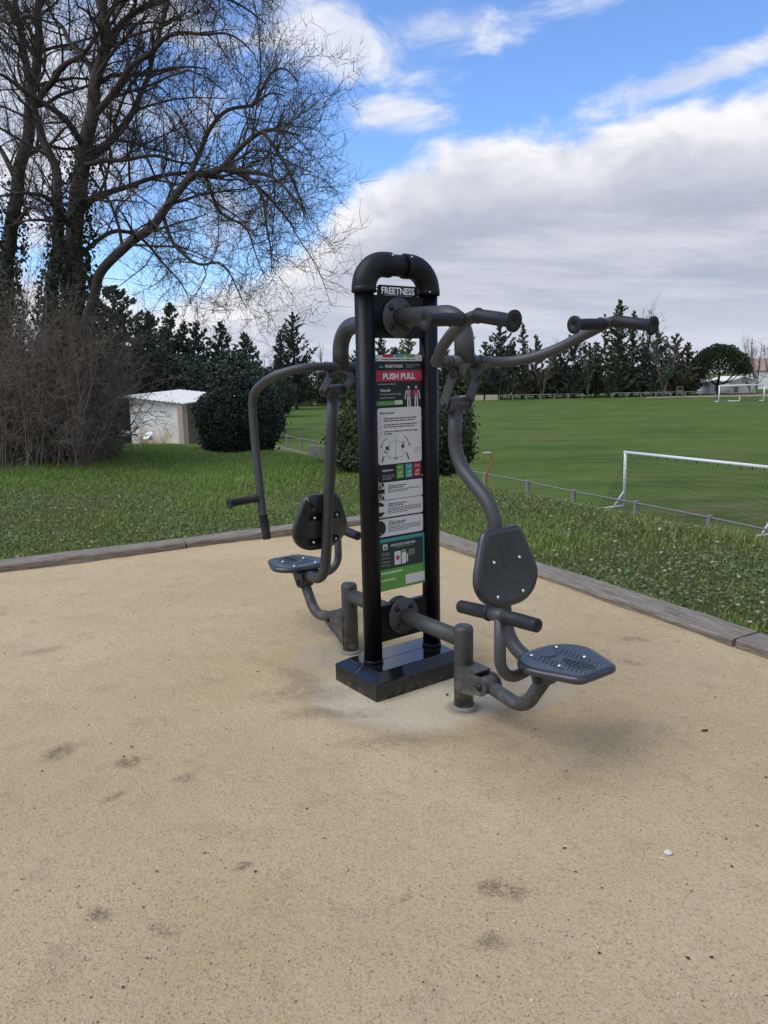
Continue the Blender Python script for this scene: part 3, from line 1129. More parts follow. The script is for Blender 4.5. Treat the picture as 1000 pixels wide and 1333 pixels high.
# instruction card
p = Print([M['white_print'], M['ink'], M['greyink']])
p.rect(.035, .965, 1.153, 1.440, 0, 1, .014)
p.text('Mouvements', .09, 1.409, .017, 1, 2)
for i, (z, nr) in enumerate(((1.383, 2), (1.352, 2), (1.317, 2))):
    p.text('123'[i], .085, z - .012, .018, 1, 2)
    p.lines(.16, .88, z, nr, .0115, .0055, 1, 2, 20 + i, .9 if i < 2 else .25)
cx0 = p.X(.40)
p.line([(cx0, 1.296), (cx0, 1.180)], .003, 2)
p.line([(cx0 - .008, 1.270), (cx0 - .04, 1.262), (cx0 - .043, 1.215), (cx0 - .055, 1.205), (cx0 - .05, 1.190), (cx0 - .018, 1.183)], .003, 2)
p.line([(cx0 + .008, 1.270), (cx0 + .04, 1.262), (cx0 + .043, 1.215), (cx0 + .055, 1.205), (cx0 + .05, 1.190), (cx0 + .018, 1.183)], .003, 2)
p.rect(.36, .44, 1.174, 1.188, 2, 2)
p.disc(cx0 - .053, 1.236, .0115, 1).disc(cx0 + .047, 1.240, .0105, 1)
p.line([(cx0 - .075, 1.222), (cx0 - .058, 1.212)], .007, 1).line([(cx0 - .074, 1.197), (cx0 - .090, 1.165)], .008, 1)
p.line([(cx0 + .070, 1.205), (cx0 + .085, 1.170)], .008, 1).line([(cx0 + .050, 1.244), (cx0 + .056, 1.268)], .005, 1)
p.line([(cx0 - .090 + .001 * k, 1.245 + .04 * math.sin(k / 30 * 1.5)) for k in range(0, 40, 6)], .0035, 1)
p.line([(cx0 + .090 - .001 * k, 1.245 + .045 * math.sin(k / 30 * 1.5)) for k in range(0, 40, 6)], .0035, 1)
p.disc(cx0 - .091, 1.246, .005, 1).disc(cx0 + .091, 1.246, .005, 1)
p.lines(.80, .94, 1.222, 3, .010, .004, 2, 2, 31, .6)
p.build('instruction_card')
# repetition chips
p = Print([M['white_print'], M['green_print'], M['teal_print'], M['red_print'], M['greyink'], M['palegreen_print']])
p.text('Répétitions', .11, 1.118, .0155, 0, 1)
p.lines(.11, .36, 1.095, 3, .010, .004, 4, 1, 41, .8)
for x0, mt in ((.41, 1), (.60, 2), (.78, 3)):
    p.rect(x0, x0 + .155, 1.074, 1.146, mt, 1)
    p.line([(p.X(x0 + .05), 1.104), (p.X(x0 + .10), 1.104)], .006, 5, 2)
    p.poly([(p.X(x0 + .04), 1.100), (p.X(x0 + .115), 1.100), (p.X(x0 + .115), 1.114)], 5, 2)
    p.lines(x0 + .03, x0 + .13, 1.084, 1, .01, .006, 5, 2, 44, 1)
    p.lines(x0 + .03, x0 + .13, 1.130, 1, .01, .004, 5, 2, 45, 1)
p.build('repetition_chart')
# three translation cards, each with half a flag roundel
for i, (z0, z1) in enumerate(((.971, 1.061), (.879, .968), (.778, .871))):
    p = Print([M['white_print'], M['ink'], M['dark_print'], M['greyink']])
    p.rect(.02, .975, z0, z1, 0, 1, .010, (1, 0, 0, 1))
    zc, rr = (z0 + z1) / 2, (z1 - z0) / 2 - .006
    xl = p.X(.025)
    if i == 0:
        p.rect(.02, .15, zc - .012, zc + .012, 2, 2)
        for sg in (1, -1):
            p.poly([(xl + .004, zc + sg * .014), (xl + .004, zc + sg * .040), (xl + .018, zc + sg * .016)], 2, 2)
            p.poly([(xl + .012, zc + sg * .042), (xl + .034, zc + sg * .042), (xl + .036, zc + sg * .034), (xl + .026, zc + sg * .022)], 2, 2)
            p.line([(xl + .003, zc + sg * .043), (xl + .022, zc + sg * .016)], .003, 2, 3)
            p.line([(xl + .020, zc + sg * .040), (xl + .036, zc + sg * .017)], .003, 2, 3)
    elif i == 1:
        p.disc(xl, zc, rr, 2, 2, -90, 90)
        p.rect(.02, .19, zc - .015, zc + .015, 0, 3)
    else:
        p.disc(xl, zc, rr, 2, 2, -90, 90)
    p.lines(.22, .30, z1 - .014, 1, .01, .003, 3, 2, 50 + i, 1)
    p.lines(.22, .62, z1 - .024, 2, .010, .0055, 1, 2, 55 + i, .85)
    p.lines(.21, .93, z1 - .045, [2, 4, 4][i], .0085, .0035, 1, 2, 60 + i, .6)
    p.build('translation_card')
# application poster
p = Print([M['teal_print'], M['dkteal_print'], M['green_print'], M['white_print'], M['greyink'], M['red_print'], M['palegreen_print'], M['ink']])
p.rect(-.01, 1.01, .490, .766, 0, 1)
p.rect(.03, .965, .601, .748, 1, 2, .008)
p.rect(-.01, 1.01, .488, .602, 2, 3)
p.rect(-.01, .57, .488, .534, 2, 4)
p.rect(.03, .50, .578, .588, 6, 4)
p.rect(.03, .34, .540, .549, 6, 4)
p.rect(.56, .99, .503, .554, 3, 5)
p.rect(.085, .18, .708, .738, 3, 3, .005)
p.poly([(p.X(.10), .714), (p.X(.132), .732), (p.X(.165), .714)], 1, 4)
p.text('APPLICATION FREETNESS', .25, .720, .017, 3, 3, width=.165)
p.lines(.36, .72, .711, 1, .01, .0035, 4, 3, 70, 1)
for k_, z in enumerate((.688, .678, .660, .640, .622)):
    p.lines(.06, .24, z, 1, .01, .004, 4, 3, 71 + k_, 1)
p.rect(.33, .465, .618, .690, 3, 3, .003)
for k_ in range(5):
    an = R(90 + 72 * k_)
    p.line([(p.X(.398), .655), (p.X(.398) + .013 * math.cos(an), .655 + .015 * math.sin(an))], .008, 5, 4)
p.rect(.485, .585, .618, .692, 3, 3, .003)
p.rect(.487, .583, .678, .690, 2, 4)
p.rect(.60, .625, .625, .668, 3, 3)
p.lines(.64, .78, .684, 4, .009, .005, 4, 3, 80, .8)
p.build('application_poster')
# little screws holding the panel
for x, z in ((.05, 1.365), (.955, 1.378), (.03, 1.066), (.955, 1.078), (.07, .795), (.98, .505), (.03, .515)):
    mb = MB()
    mb.lathe(L3(PW0 + (PW1 - PW0) * x, .0075, z), (0, -1, 0), [(0, .004), (.002, .0035), (.003, .001)], 10)
    mb.build('panel_screw', M['bolt'], panel)


# ------ the two stations
def bolts(name, pts, ax, parent, r=.009, mat=None):
    for q in pts:
        mb = MB()
        prof = [(-.002, r * 1.25), (.0015, r * 1.25), (.002, r)] + [(.002 + r * .8 * math.sin(t), r * math.cos(t)) for t in np.linspace(0, 1.5, 5)]
        mb.lathe(q, ax, prof, 14)
        mb.build(name, mat or M['bolt'], parent)


def domes(name, pts, ax, parent, r=.022):
    for q in pts:
        mb = MB()
        ring_sphere(mb, q, ax, r)
        mb.build(name, M['boltcap'], parent)


PAD = [(0, -.056), (.055, -.054), (.100, -.044), (.140, -.022), (.168, .006), (.186, .04), (.193, .075), (.186, .115), (.170, .16), (.150, .21), (.132, .255), (.118, .28), (.100, .293), (.075, .297), (0, .298)]


def pad(name, parent, org, ey, ex, nz, mat):
    """moulded pad: org = centre between the lower bolts on the front face, ey up the pad, ex across, nz out of the front"""
    org, ey, ex, nz = (Vector(q) for q in (org, ey, ex, nz))
    half = catmull([(x, y, 0) for x, y in PAD], 3)
    half = [(q.x, q.y) for q in half]
    out = half + [(-x, y) for x, y in half[::-1] if abs(x) > 1e-6]
    c = (0, .11)

    def loop(sc_off, d):
        res = []
        for i, (x, y) in enumerate(out):
            x0, y0 = out[i - 1]
            x1, y1 = out[(i + 1) % len(out)]
            tx, ty = x1 - x0, y1 - y0
            q = math.hypot(tx, ty) or 1
            nx_, ny_ = -ty / q, tx / q        # inwards for a counter-clockwise outline
            res.append((x + nx_ * sc_off, y + ny_ * sc_off, d))
        return res
    # counter-clockwise check
    area = sum(out[i - 1][0] * out[i][1] - out[i][0] * out[i - 1][1] for i in range(len(out)))
    sgn = 1 if area > 0 else -1
    rings = [loop(sgn * o_, d) for o_, d in ((.10, -.0355), (.012, -.034), (.002, -.028), (0, -.018), (.002, -.008), (.008, -.002), (.018, .0), (.030, -.0005), (.055, -.0025))]
    mb = MB()
    v, f = [], []
    nn = len(out)
    for r_ in rings:
        v += [tuple(org + ex * a + ey * b_ + nz * d) for a, b_, d in r_]
    for i in range(len(rings) - 1):
        for j in range(nn):
            j2 = (j + 1) % nn
            f.append((i * nn + j, i * nn + j2, (i + 1) * nn + j2, (i + 1) * nn + j))
    # close the front and back with fans
    for ri, d in ((0, -.0355), (len(rings) - 1, -.003)):
        ci = len(v)
        v.append(tuple(org + ey * .12 + nz * d))
        for j in range(nn):
            f.append((ri * nn + j, ri * nn + (j + 1) % nn, ci))
    mb.add(v, f)

    def dimple(x, y, r, h):
        mb.lathe(tuple(org + ex * x + ey * y + nz * -.0035), tuple(nz), [(0, r * 1.2), (.003, r), (.003 + h * .7, r * .75), (h + .003, r * .3)], 10)

    def rod(a, b_, r):
        n_ = 5
        pa = [org + ex * (a[0] + (b_[0] - a[0]) * k / n_) + ey * (a[1] + (b_[1] - a[1]) * k / n_) + nz * -.0022 for k in range(n_ + 1)]
        mb.tube(pa, r, 8)
    for yy in np.arange(.03, .285, .021):
        for k_, xx in enumerate((.045, .066, .087, .108)):
            lim = .105 if yy < .19 else .085
            if xx < lim:
                for sg in (-1, 1):
                    if math.hypot(sg * xx - .078 * sg, yy - .152) > .016 and math.hypot(sg * xx - .078 * sg, yy) > .016:
                        dimple(sg * xx, yy + (.01 if k_ % 2 else 0), .0036, .0016)
    # ribbed oval
    for yy in np.linspace(.135, .262, 7):
        w_ = .021 * math.sqrt(max(.15, 1 - ((yy - .198) / .085) ** 2))
        rod((-w_, yy), (w_, yy), .0036)
    ov = [(.029 * math.cos(t), .198 + .088 * math.sin(t)) for t in np.linspace(0, 2 * math.pi, 25)]
    mb.tube([org + ex * a + ey * b_ + nz * -.0022 for a, b_ in ov], .0030, 6, cap=False)
    ar = [(.040 * math.cos(t), .035 + .025 * math.sin(t)) for t in np.linspace(.1, math.pi - .1, 12)]
    mb.tube([org + ex * a + ey * b_ + nz * -.0022 for a, b_ in ar], .0032, 6)
    o = mb.build(name, mat, parent)
    bolts(name.split('_')[0] + '_bolt', [tuple(org + ex * a + ey * b_ + nz * .0005) for a, b_ in ((-.078, 0), (.078, 0), (-.078, .152), (.078, .152))], tuple(nz), o, .0065)
    return o


def grip(parent, a, b_, r=.0235, flange=True, name='hand_grip'):
    """rubber sleeve from a to b (b = outer end)"""
    a, b_ = Vector(a), Vector(b_)
    d = (b_ - a)
    L = d.length
    prof = [(0, r * .8), (.003, r * 1.18), (.012, r * 1.18), (.016, r), (L * .55, r * 1.03), (L - .018, r * .98)]
    if flange:
        prof += [(L - .012, r * 1.25), (L - .009, r * 1.56), (L - .002, r * 1.6), (L, r * 1.5), (L + .0005, r * .35), (L - .004, r * .3)]
    else:
        prof += [(L - .006, r), (L - .001, r * .9), (L, r * .35), (L - .006, r * .3)]
    mb = MB()
    mb.lathe(a, d, prof, 22)
    return mb.build(name, M['grip'], parent)


def station(sg):
    """sg=+1 near seat (pull station), -1 far seat (push station): every point is turned half a circle"""
    def T(u, v, z):
        return (sg * u, -sg * v, z)

    def TT(pts):
        return [T(*q) for q in pts]
    # flanges, lower beam and its post
    for z, L_ in ((.338, .48), (1.884, None)):
        mb = MB()
        mb.lathe(T(.0, .018, z), T(0, 1, 0), [(0, .098), (.010, .098), (.012, .096)], 36)
        fl = mb.build('mounting_flange', M['grey'], mach)
        mb = MB()
        rb = .0415 if z < 1 else .0455
        mb.lathe(T(0, .029, z), T(0, 1, 0), [(0, rb + .006), (.003, rb + .006), (.007, rb + .001)], 28)
        mb.build('weld_bead', M['greydusty'], fl)
        domes('flange_bolt', [T(.068 * math.cos(R(q)), .031, z + .068 * math.sin(R(q))) for q in (45, 135, 225, 315)], T(0, 1, 0), fl, .017)
    mb = MB()
    mb.tube(TT([(0, .028, .336), (0, .50, .334)]), .0415, 24)
    mb.build('lower_beam', M['greydusty'], mach)
    mb = MB()
    c = T(0, .50, 0)
    mb.lathe(c, (0, 0, 1), [(-.05, .0475), (.385, .0475), (.398, .045), (.405, .038), (.408, .02), (.409, .004)], 28)
    sp = mb.build('support_post', M['greydusty'], mach)
    mb = MB()
    mb.lathe(c, (0, 0, 1), [(-.06, .064), (-.006, .064), (.000, .060), (.001, .05)], 28)
    mb.build('ground_collar', M['concrete_ring'], sp)
    # hinge bracket on the post
    if sg > 0:
        prof = [(.505, .078), (.505, .208), (.56, .208)] + [(.664 + .046 * math.cos(t), .158 + .046 * math.sin(t)) for t in np.linspace(1.4, -1.75, 12)] + [(.60, .096)]
    else:
        prof = [(.505, .03), (.505, .208), (.60, .208)] + [(.664 + .046 * math.cos(t), .158 + .046 * math.sin(t)) for t in np.linspace(1.4, -1.0, 10)]
    mb = MB()
    for u in (-.052, .044):
        mb.prism(TT([(u, a, b_) for a, b_ in prof]), T(.008, 0, 0))
    mb.box(T(0, .565, .2115), (.104, .135, .008))
    hb = mb.build('hinge_bracket', M['greydusty'], mach)
    domes('pivot_cap', [T(-.054, .664, .157)], T(-1, 0, 0), hb, .021)
    domes('pivot_cap', [T(.054, .664, .157)], T(1, 0, 0), hb, .021)
    # swing arm
    mb = MB()
    path = fillet(TT([(0, .664, .157), (0, .90, .118), (0, 1.02, .30)]), .125, 14)
    mb.tube(path, .0325, 20)
    mb.tube(TT([(-.042, .664, .157), (.042, .664, .157)]), .041, 22)
    mb.tube(TT([(-.036, 1.022, .308), (.036, 1.022, .308)]), .038, 22)
    mb.build('swing_arm', M['greydusty'], mach)
    # seat frame tube
    if sg > 0:
        cor = [(0, .449, 1.455), (0, .440, 1.205), (0, .700, 1.010), (0, .805, .36), (0, 1.16, .374)]
        rad = [.22, .20, .15]
    else:
        cor = [(0, .603, 1.515), (0, .630, 1.30), (0, .728, .62), (0, .775, .357), (0, 1.14, .362)]
        rad = [1.0, 1.0, .14]
    mb = MB()
    mb.tube(fillet(TT(cor), rad, 16), .0325, 22)
    top = cor[0]
    mb.tube(TT([(-.060, top[1], top[2] + .008), (.060, top[1], top[2] + .008)]), .0345, 22)
    # plates under the seat holding the lower hinge
    for u in (-.045, .038):
        mb.prism(TT([(u, .975, .385), (u, 1.09, .385), (u, 1.085, .345), (u, 1.05, .285), (u, 1.022, .272), (u, .990, .285), (u, .975, .33)]), T(.007, 0, 0))
    mb.box(T(0, 1.06, .382), (.16, .22, .006))
    sf = mb.build('seat_frame', M['grey'], mach)
    domes('pivot_cap', [T(-.047, 1.022, .308)], T(-1, 0, 0), sf, .020)
    domes('pivot_cap', [T(.047, 1.022, .308)], T(1, 0, 0), sf, .020)
    # backrest mounts
    z0, z1 = (.641, .793) if sg > 0 else (.622, .774)

    def tv(z):
        (a, b_) = ((.723, .868), (.790, .455)) if sg > 0 else ((.630, 1.30), (.728, .62))
        return a[0] + (b_[0] - a[0]) * (a[1] - z) / (a[1] - b_[1])
    for z in (z0, z1):
        mb = MB()
        mb.bar(T(-.105, tv(z) + .030, z), T(.105, tv(z) + .030, z), .012, .036)
        mo = mb.build('backrest_mount', M['black'], mach, .004)
        bolts('mount_nut', [T(-.078, tv(z) + .023, z), T(.078, tv(z) + .023, z)], T(0, -1, 0), mo, .007)
    up = Vector(T(0, tv(z1) - tv(z0), z1 - z0)).normalized()
    ex = Vector(T(1, 0, 0))
    nz = Vector(T(0, 1, 0))
    nz = (nz - up * nz.dot(up)).normalized()
    pad('backrest', mach, T(-.019 if sg > 0 else .02, tv(z0) + .072, z0), up, ex, nz, M['pad'])
    vs = 1.016 if sg > 0 else 1.010
    pad('seat', mach, T(-.003, vs, .4235), T(0, 1, 0), ex, (0, 0, 1), M['pad'])
    # side grip at the sitter's right hand
    mb = MB()
    mb.tube(fillet(TT([(-.25, 1.0, .626), (-.25, 1.0, .333), (-.03, 1.0, .362)]), .10, 14), .0245, 18)
    mb.tube(TT([(-.25, .945, .626), (-.25, 1.03, .632)]), .0265, 18)
    sb = mb.build('side_handle', M['grey'], mach)
    grip(sb, T(-.25, .942, .626), T(-.25, .757, .612), .0285, False)
    grip(sb, T(-.25, 1.028, .632), T(-.25, 1.205, .640), .0285, False)
    # upper tube and handle frame
    mb = MB()
    mb.tube(fillet(TT([(0, .03, 1.884), (0, .505, 1.866), (0, .515, 1.655)]), .135, 16), .0455, 24)
    mb.build('upper_arm_tube', M['grey'], mach)
    hv, hz = .514, 1.655
    mb = MB()
    mb.tube(TT([(-.085, hv, hz), (.085, hv, hz)]), .0275, 22)
    mb.build('pivot_sleeve', M['grey'], mach)
    hf = MB()
    hf.tube(TT([(-.108, hv, hz), (-.086, hv, hz)]), .0290, 22)
    hf.tube(TT([(.086, hv, hz), (.108, hv, hz)]), .0290, 22)
    if sg > 0:
        right = [(.0, hv, hz), (.10, hv, hz), (.155, .522, 1.653), (.205, .560, 1.652), (.245, .605, 1.656), (.290, .675, 1.672), (.342, .757, 1.704), (.375, .845, 1.746), (.392, .915, 1.776), (.40, .975, 1.800), (.40, 1.03, 1.810)]
        hf.tube(catmull(TT(right), 6), .0235, 18)
        hf.tube(catmull(TT([(-u, v, z) for u, v, z in right]), 6), .0235, 18)
        handle = hf.build('handle_frame', M['grey'], mach)
        for u in (-.40, .40):
            st = MB()
            st.tube(TT([(u, .982, 1.800), (u - .05, .980, 1.798)]), .021, 16)
            st.build('grip_stub', M['grey'], handle)
            grip(handle, T(u, 1.022, 1.810), T(u, 1.213, 1.777), .0245)
            grip(handle, T(u - .035, .980, 1.799), T(u - .212, .978, 1.792), .0235)
    else:
        right = [(.0, hv - .012, hz), (.10, hv - .012, hz), (.16, .505, 1.657), (.25, .535, 1.650), (.335, .61, 1.624), (.378, .68, 1.592), (.397, .755, 1.552), (.402, .808, 1.505), (.402, .826, 1.43), (.402, .820, 1.264), (.402, .80, 1.095), (.402, .780, .926), (.402, .768, .845), (.402, .756, .80)]
        hf.tube(catmull(TT(right), 6), .0235, 18)
        hf.tube(catmull(TT([(-u, v, z) for u, v, z in right]), 6), .0235, 18)
        handle = hf.build('handle_frame', M['grey'], mach)
        for u in (-.402, .402):
            s2 = 1 if u > 0 else -1
            st = MB()
            st.tube(TT([(u, .780, .928), (u + s2 * .05, .780, .926)]), .020, 16)
            st.build('grip_stub', M['grey'], handle)
            grip(handle, T(u + s2 * .03, .780, .927), T(u + s2 * .20, .780, .915), .0215)
            grip(handle, T(u, .764, .832), T(u, .727, .690), .0245, False)
    # gussets under the cross bar and the link plates
    if sg > 0:
        a_, b2 = (.520, 1.600), (.452, 1.462)
    else:
        a_, b2 = (.497, 1.612), (.603, 1.522)
    mb = MB()
    for u in (-.062, .054):
        mb.prism(TT([(u, hv - .02, hz - .012), (u, a_[0] - .026, a_[1] - .012), (u, a_[0], a_[1] - .030), (u, a_[0] + .03, a_[1] - .005), (u, hv + .10, hz - .018), (u, hv + .10, hz - .008), (u, hv + .02, hz - .01)]), T(.008, 0, 0))
    mb.build('gusset', M['grey'], mach)
    for u in (-.079, .071):
        d = Vector((b2[0] - a_[0], b2[1] - a_[1]))
        an = math.atan2(d.y, d.x)
        prof = [(a_[0] + .026 * math.cos(an + t), a_[1] + .026 * math.sin(an + t)) for t in np.linspace(math.pi / 2, 1.5 * math.pi, 10)] + [(b2[0] + .026 * math.cos(an + t), b2[1] + .026 * math.sin(an + t)) for t in np.linspace(-math.pi / 2, math.pi / 2, 10)]
        mb = MB()
        mb.prism(TT([(u, q[0], q[1]) for q in prof]), T(.008, 0, 0))
        lk = mb.build('link_plate', M['grey'], mach)
        s3 = -1 if u < 0 else 1
        uo = u - .001 if u < 0 else u + .009
        domes('link_bolt', [T(uo, *a_), T(uo, *b2)], T(s3, 0, 0), lk, .019)


station(1)
station(-1)

# ------------------------------------------------------------------ near fence, goals, shed
def gz(x, y):
    return float(ground_z(x, y))


_FP = np.array([(13.6, 8.9), (11.6, 13.8), (9.59, 18.66), (8.88, 20.43), (7.72, 23.01), (6.44, 25.56), (5.28, 28.44), (4.28, 30.4), (.4, 38.9), (-3.73, 47.4), (-5.13, 50.4), (-6.56, 53.45), (-14, 69.0)])
_FS = np.concatenate([[0], np.cumsum(np.linalg.norm(np.diff(_FP, axis=0), axis=1))])


def fence_pt(t):
    """t metres along the fence line from its near (right-hand) end"""
    return float(np.interp(t, _FS, _FP[:, 0])), float(np.interp(t, _FS, _FP[:, 1]))


fen = empty('rail_fence', (FL[0], FL[1], FIELD), 0, 'pipe rail fence on concrete posts running below the bank beside the pitch', 'fence')
TOP = -2.40 - FIELD


def floc(t, z):
    x, y = fence_pt(t)
    return (x - FL[0], y - FL[1], z)


mb = MB()
mb.tube([floc(t, TOP) for t in _FS], .029, 10)
mb.build('rail', M['galv'], fen)
mb = MB()
for t in np.arange(0, 62, 3.0):
    a_, b2 = floc(t + .1, .03), floc(t + 2.9, .03)
    mb.bar(a_, b2, .10, .22)
mb.build('kerb', M['concrete'], fen)
for t in [_FS[2] + 1.91 + 2.83 * k_ for k_ in range(-4, 18)]:
    mb = MB()
    x, y, _ = floc(t, 0)
    mb.box((x, y, .53), (.13, .13, 1.08), 0, Matrix.Rotation(.46, 3, 'Z'))
    mb.build('post', M['concrete'], fen, .012)
q = at(410, 586, 46.6)
mb = MB()
rot = Matrix.Rotation(.2, 3, 'Z')
mb.box((0, 0, .44), (.78, .16, .88), 0, rot)
mb.box((.50, .12, .42), (.12, .3, .84), 0, rot)
o = mb.build('concrete_slab', M['concrete'], None, .02)
o.location = (q[0], q[1], FIELD + .02)
tag(o, 'grey concrete slab standing at the fence between the round bush and the sign', 'slab')
q = at(629, 620, 29.4)
mb = MB()
mb.tube(catmull([(0, 0, .0), (0, 0, .95), (.02, 0, 1.1), (.20, 0, 1.55), (.24, 0, 1.72), (.17, 0, 1.98)], 5), .035, 10)
o = mb.build('bent_pole', M['orange'])
o.location = (q[0] + .1, q[1], FIELD)
tag(o, 'bent rusty orange pole standing at the fence beside the near bush', 'pole')
mb = MB()
mb.box((.04, 0, 2.0), (.30, .05, .035))
mb.build('cross_piece', M['white_paint'], o, .006)


def goal(base, ang, width, height, depth, thick, label, net=True, braces=True):
    g = empty('football_goal', base, ang, label, 'goal', 'football goals on the pitch')
    for x in (0, width):
        mb = MB()
        mb.tube([(x, 0, 0), (x, 0, height)], thick, 14)
        mb.build('goal_post', M['white_paint'], g)
    mb = MB()
    mb.tube([(-thick, 0, height), (width + thick, 0, height)], thick, 14)
    mb.build('crossbar', M['white_paint'], g)
    if braces:
        for x in (0, width):
            mb = MB()
            mb.tube([(x, 0, .05), (x, depth, .05)], thick * .8, 10)
            mb.tube([(x, .0, .62), (x, math.copysign(.5, depth), .05)], thick * .62, 10)
            mb.build('side_foot', M['white_paint'], g)
        mb = MB()
        mb.tube([(0, depth, .05), (width, depth, .05)], thick * .6, 10)
        mb.build('ground_bar', M['galv'], g)
    if net:
        mb = MB()
        st = .13
        rr = .0045

        def surf(x, t):
            # sagging back net from the crossbar to the ground bar
            y = depth * t ** 1.25
            z = height * (1 - t) - .32 * math.sin(math.pi * t) * (.75 + .25 * math.sin(x * 2.1))
            return (x, y, max(z, .03))
        L = math.hypot(depth, height)
        sgd = math.copysign(1, depth)
        for x in np.arange(0, width + .01, st):
            mb.tube([surf(x, t) for t in np.linspace(0, 1, 12)], rr, 3, cap=False)
        for t in np.linspace(0, 1, int(L / st)):
            mb.tube([surf(x, t) for x in np.linspace(0, width, 24)], rr, 3, cap=False)
        for x in (0, width):
            for t in np.arange(.08, 1, .09):
                e = surf(x, t)
                mb.tube([(x, 0, e[2]), e], rr, 3, cap=False)
            for yy in np.arange(.12, abs(depth), st):
                t = (yy / abs(depth)) ** .8
                mb.tube([(x, yy * sgd, .03), surf(x, t)], rr, 3, cap=False)
        mb.build('net', M['net'], g, fix=False)
    return g


pL = np.array([8.93, 27.98])
pR = np.array([11.75, 22.5])
ang = math.atan2(pR[1] - pL[1], pR[0] - pL[0])
g = goal((pL[0], pL[1], FIELD), ang, 6.1, 2.04, -1.55, .055, 'white goal with green net on the near side of the pitch, right of the bank')
for x in np.arange(.25, 6.1, .42):
    mb = MB()
    mb.lathe((x, .0, 1.965), (0, 0, -1), [(-.02, .016), (.045, .016), (.05, .004)], 8)
    mb.build('net_clip', M['boltcap'], g)
goal((51.0, 116.4, FIELD), -.06, 6.6, 2.44, 1.6, .105, 'far white goal in front of the umbrella pine', net=True)
# small white frame lying by the far goal
q = at(947, 520, 117)
mb = MB()
mb.tube([(0, 0, .12), (1.5, 0, .12), (1.5, 0, .75)], .07, 8)
mb.tube([(0, 0, .12), (0, .6, .12)], .07, 8)
o = mb.build('goal_stand', M['white_paint'])
o.location = (q[0], q[1] - .8, FIELD)
tag(o, 'small white metal stand on the ground inside the far goal', 'stand')

# shed
C0 = np.array([-10.25, 40.0])
L0 = np.array([-13.75, 42.0])
e1 = (C0 - L0) / np.linalg.norm(C0 - L0)
e2 = np.array([-e1[1], e1[0]])
W = float(np.linalg.norm(C0 - L0))
shed = empty('shed', (L0[0], L0[1], -1.75), math.atan2(e1[1], e1[0]), 'low pale walled shed with white sheet roof left of the round bush', 'shed')
D_ = 3.9
mb = MB()
mb.prism([(0, 0, -.4), (W, 0, -.4), (W, 0, 2.10), (0, 0, 2.44)], (0, .16, 0))
mb.build('wall', M['shedwall'], shed)
mb = MB()
mb.prism([(.0, D_, -.4), (W - .02, D_, -.4), (W - .02, D_, 2.4), (.0, D_, 2.6)], (0, .15, 0))
mb.prism([(0, .17, -.4), (0, D_ - .01, -.4), (0, D_ - .01, 2.58), (0, .17, 2.43)], (.14, 0, 0))
mb.build('wall', M['shedwall'], shed)
mb = MB()
mb.box((W - .16, -.035, .83), (.36, .30, 2.44))
mb.build('corner_pier', M['brick'], shed, .01)
for yy in (1.4, 2.7):
    mb = MB()
    mb.box((W - .1, yy, .9), (.11, .11, 2.7))
    mb.build('roof_post', M['woodfar'], shed)
mb = MB()
nx = 40
v, f = [], []
for i in range(nx + 1):
    for j, yy in enumerate((-.30, D_ + .3)):
        x = -.3 + (W + .65) * i / nx
        z = 2.53 - .34 * (x / W) + .20 * (yy / D_) + .018 * math.sin(i * 2.1)
        v += [(x, yy, z), (x, yy, z + .05)]
for i in range(nx):
    a = i * 4
    f += [(a, a + 4, a + 6, a + 2), (a + 1, a + 3, a + 7, a + 5), (a, a + 1, a + 5, a + 4), (a + 2, a + 6, a + 7, a + 3)]
f += [(0, 2, 3, 1), (nx * 4, nx * 4 + 1, nx * 4 + 3, nx * 4 + 2)]
mb.add(v, f, 0, False)
mb.build('roof', M['roofsheet'], shed)
# white sheets lying along the foot of the shed
mb = MB()
r2 = random.Random(4)
for k in range(13):
    x = r2.uniform(.1, 2.3)
    rot = Matrix.Rotation(r2.uniform(-.6, .6), 3, 'X') @ Matrix.Rotation(r2.uniform(0, 3), 3, 'Z') @ Matrix.Rotation(r2.uniform(-.4, .4), 3, 'Y')
    mb.box((x, -r2.uniform(.4, .9), .22 + r2.uniform(0, .28) + .1 * (2.3 - x) * .3), (r2.uniform(.25, .6), r2.uniform(.2, .4), .04), 0, rot)
o = mb.build('sheet_pile', M['sheet'], None, .008)
o.location = (L0[0], L0[1], -1.62)
o.rotation_euler = (0, 0, math.atan2(e1[1], e1[0]))
tag(o, 'untidy pile of white sheets along the foot of the shed wall', 'pile')

# pale stones on the sand
for (px, py, r_, lab) in ((914, 829, .022, 'white stone by the sleeper at the right edge of the sand'), (870, 1111, .013, 'small pale stone alone on the sand in the right foreground')):
    d = CR * (px - 500) / FPX - CU * (py - 666.5) / FPX + _f
    t = EYE / -d[2]
    bm = bmesh.new()
    bmesh.ops.create_icosphere(bm, subdivisions=2, radius=r_)
    for v_ in bm.verts:
        k = mnoise.noise(v_.co * 40 + Vector((px, 0, 0)))
        v_.co *= 1 + .35 * k
        v_.co.z *= .62
    me = bpy.data.meshes.new('stone')
    bm.to_mesh(me)
    bm.free()
    me.materials.append(M['stone'])
    o = bpy.data.objects.new('stone', me)
    COL.objects.link(o)
    x, y = float(d[0] * t), float(d[1] * t)
    o.location = (x, y, float(sand_z(x, y)) + r_ * .35)
    tag(o, lab, 'stone')


# ------------------------------------------------------------------ plants
def pack_leaves(parts):
    Vs, Fs, Cs, o_ = [], [], [], 0
    for V, F, c in parts:
        Vs.append(V)
        Fs.append(F + o_)
        Cs.append(c)
        o_ += len(V)
    return np.concatenate(Vs), np.concatenate(Fs), np.concatenate(Cs)


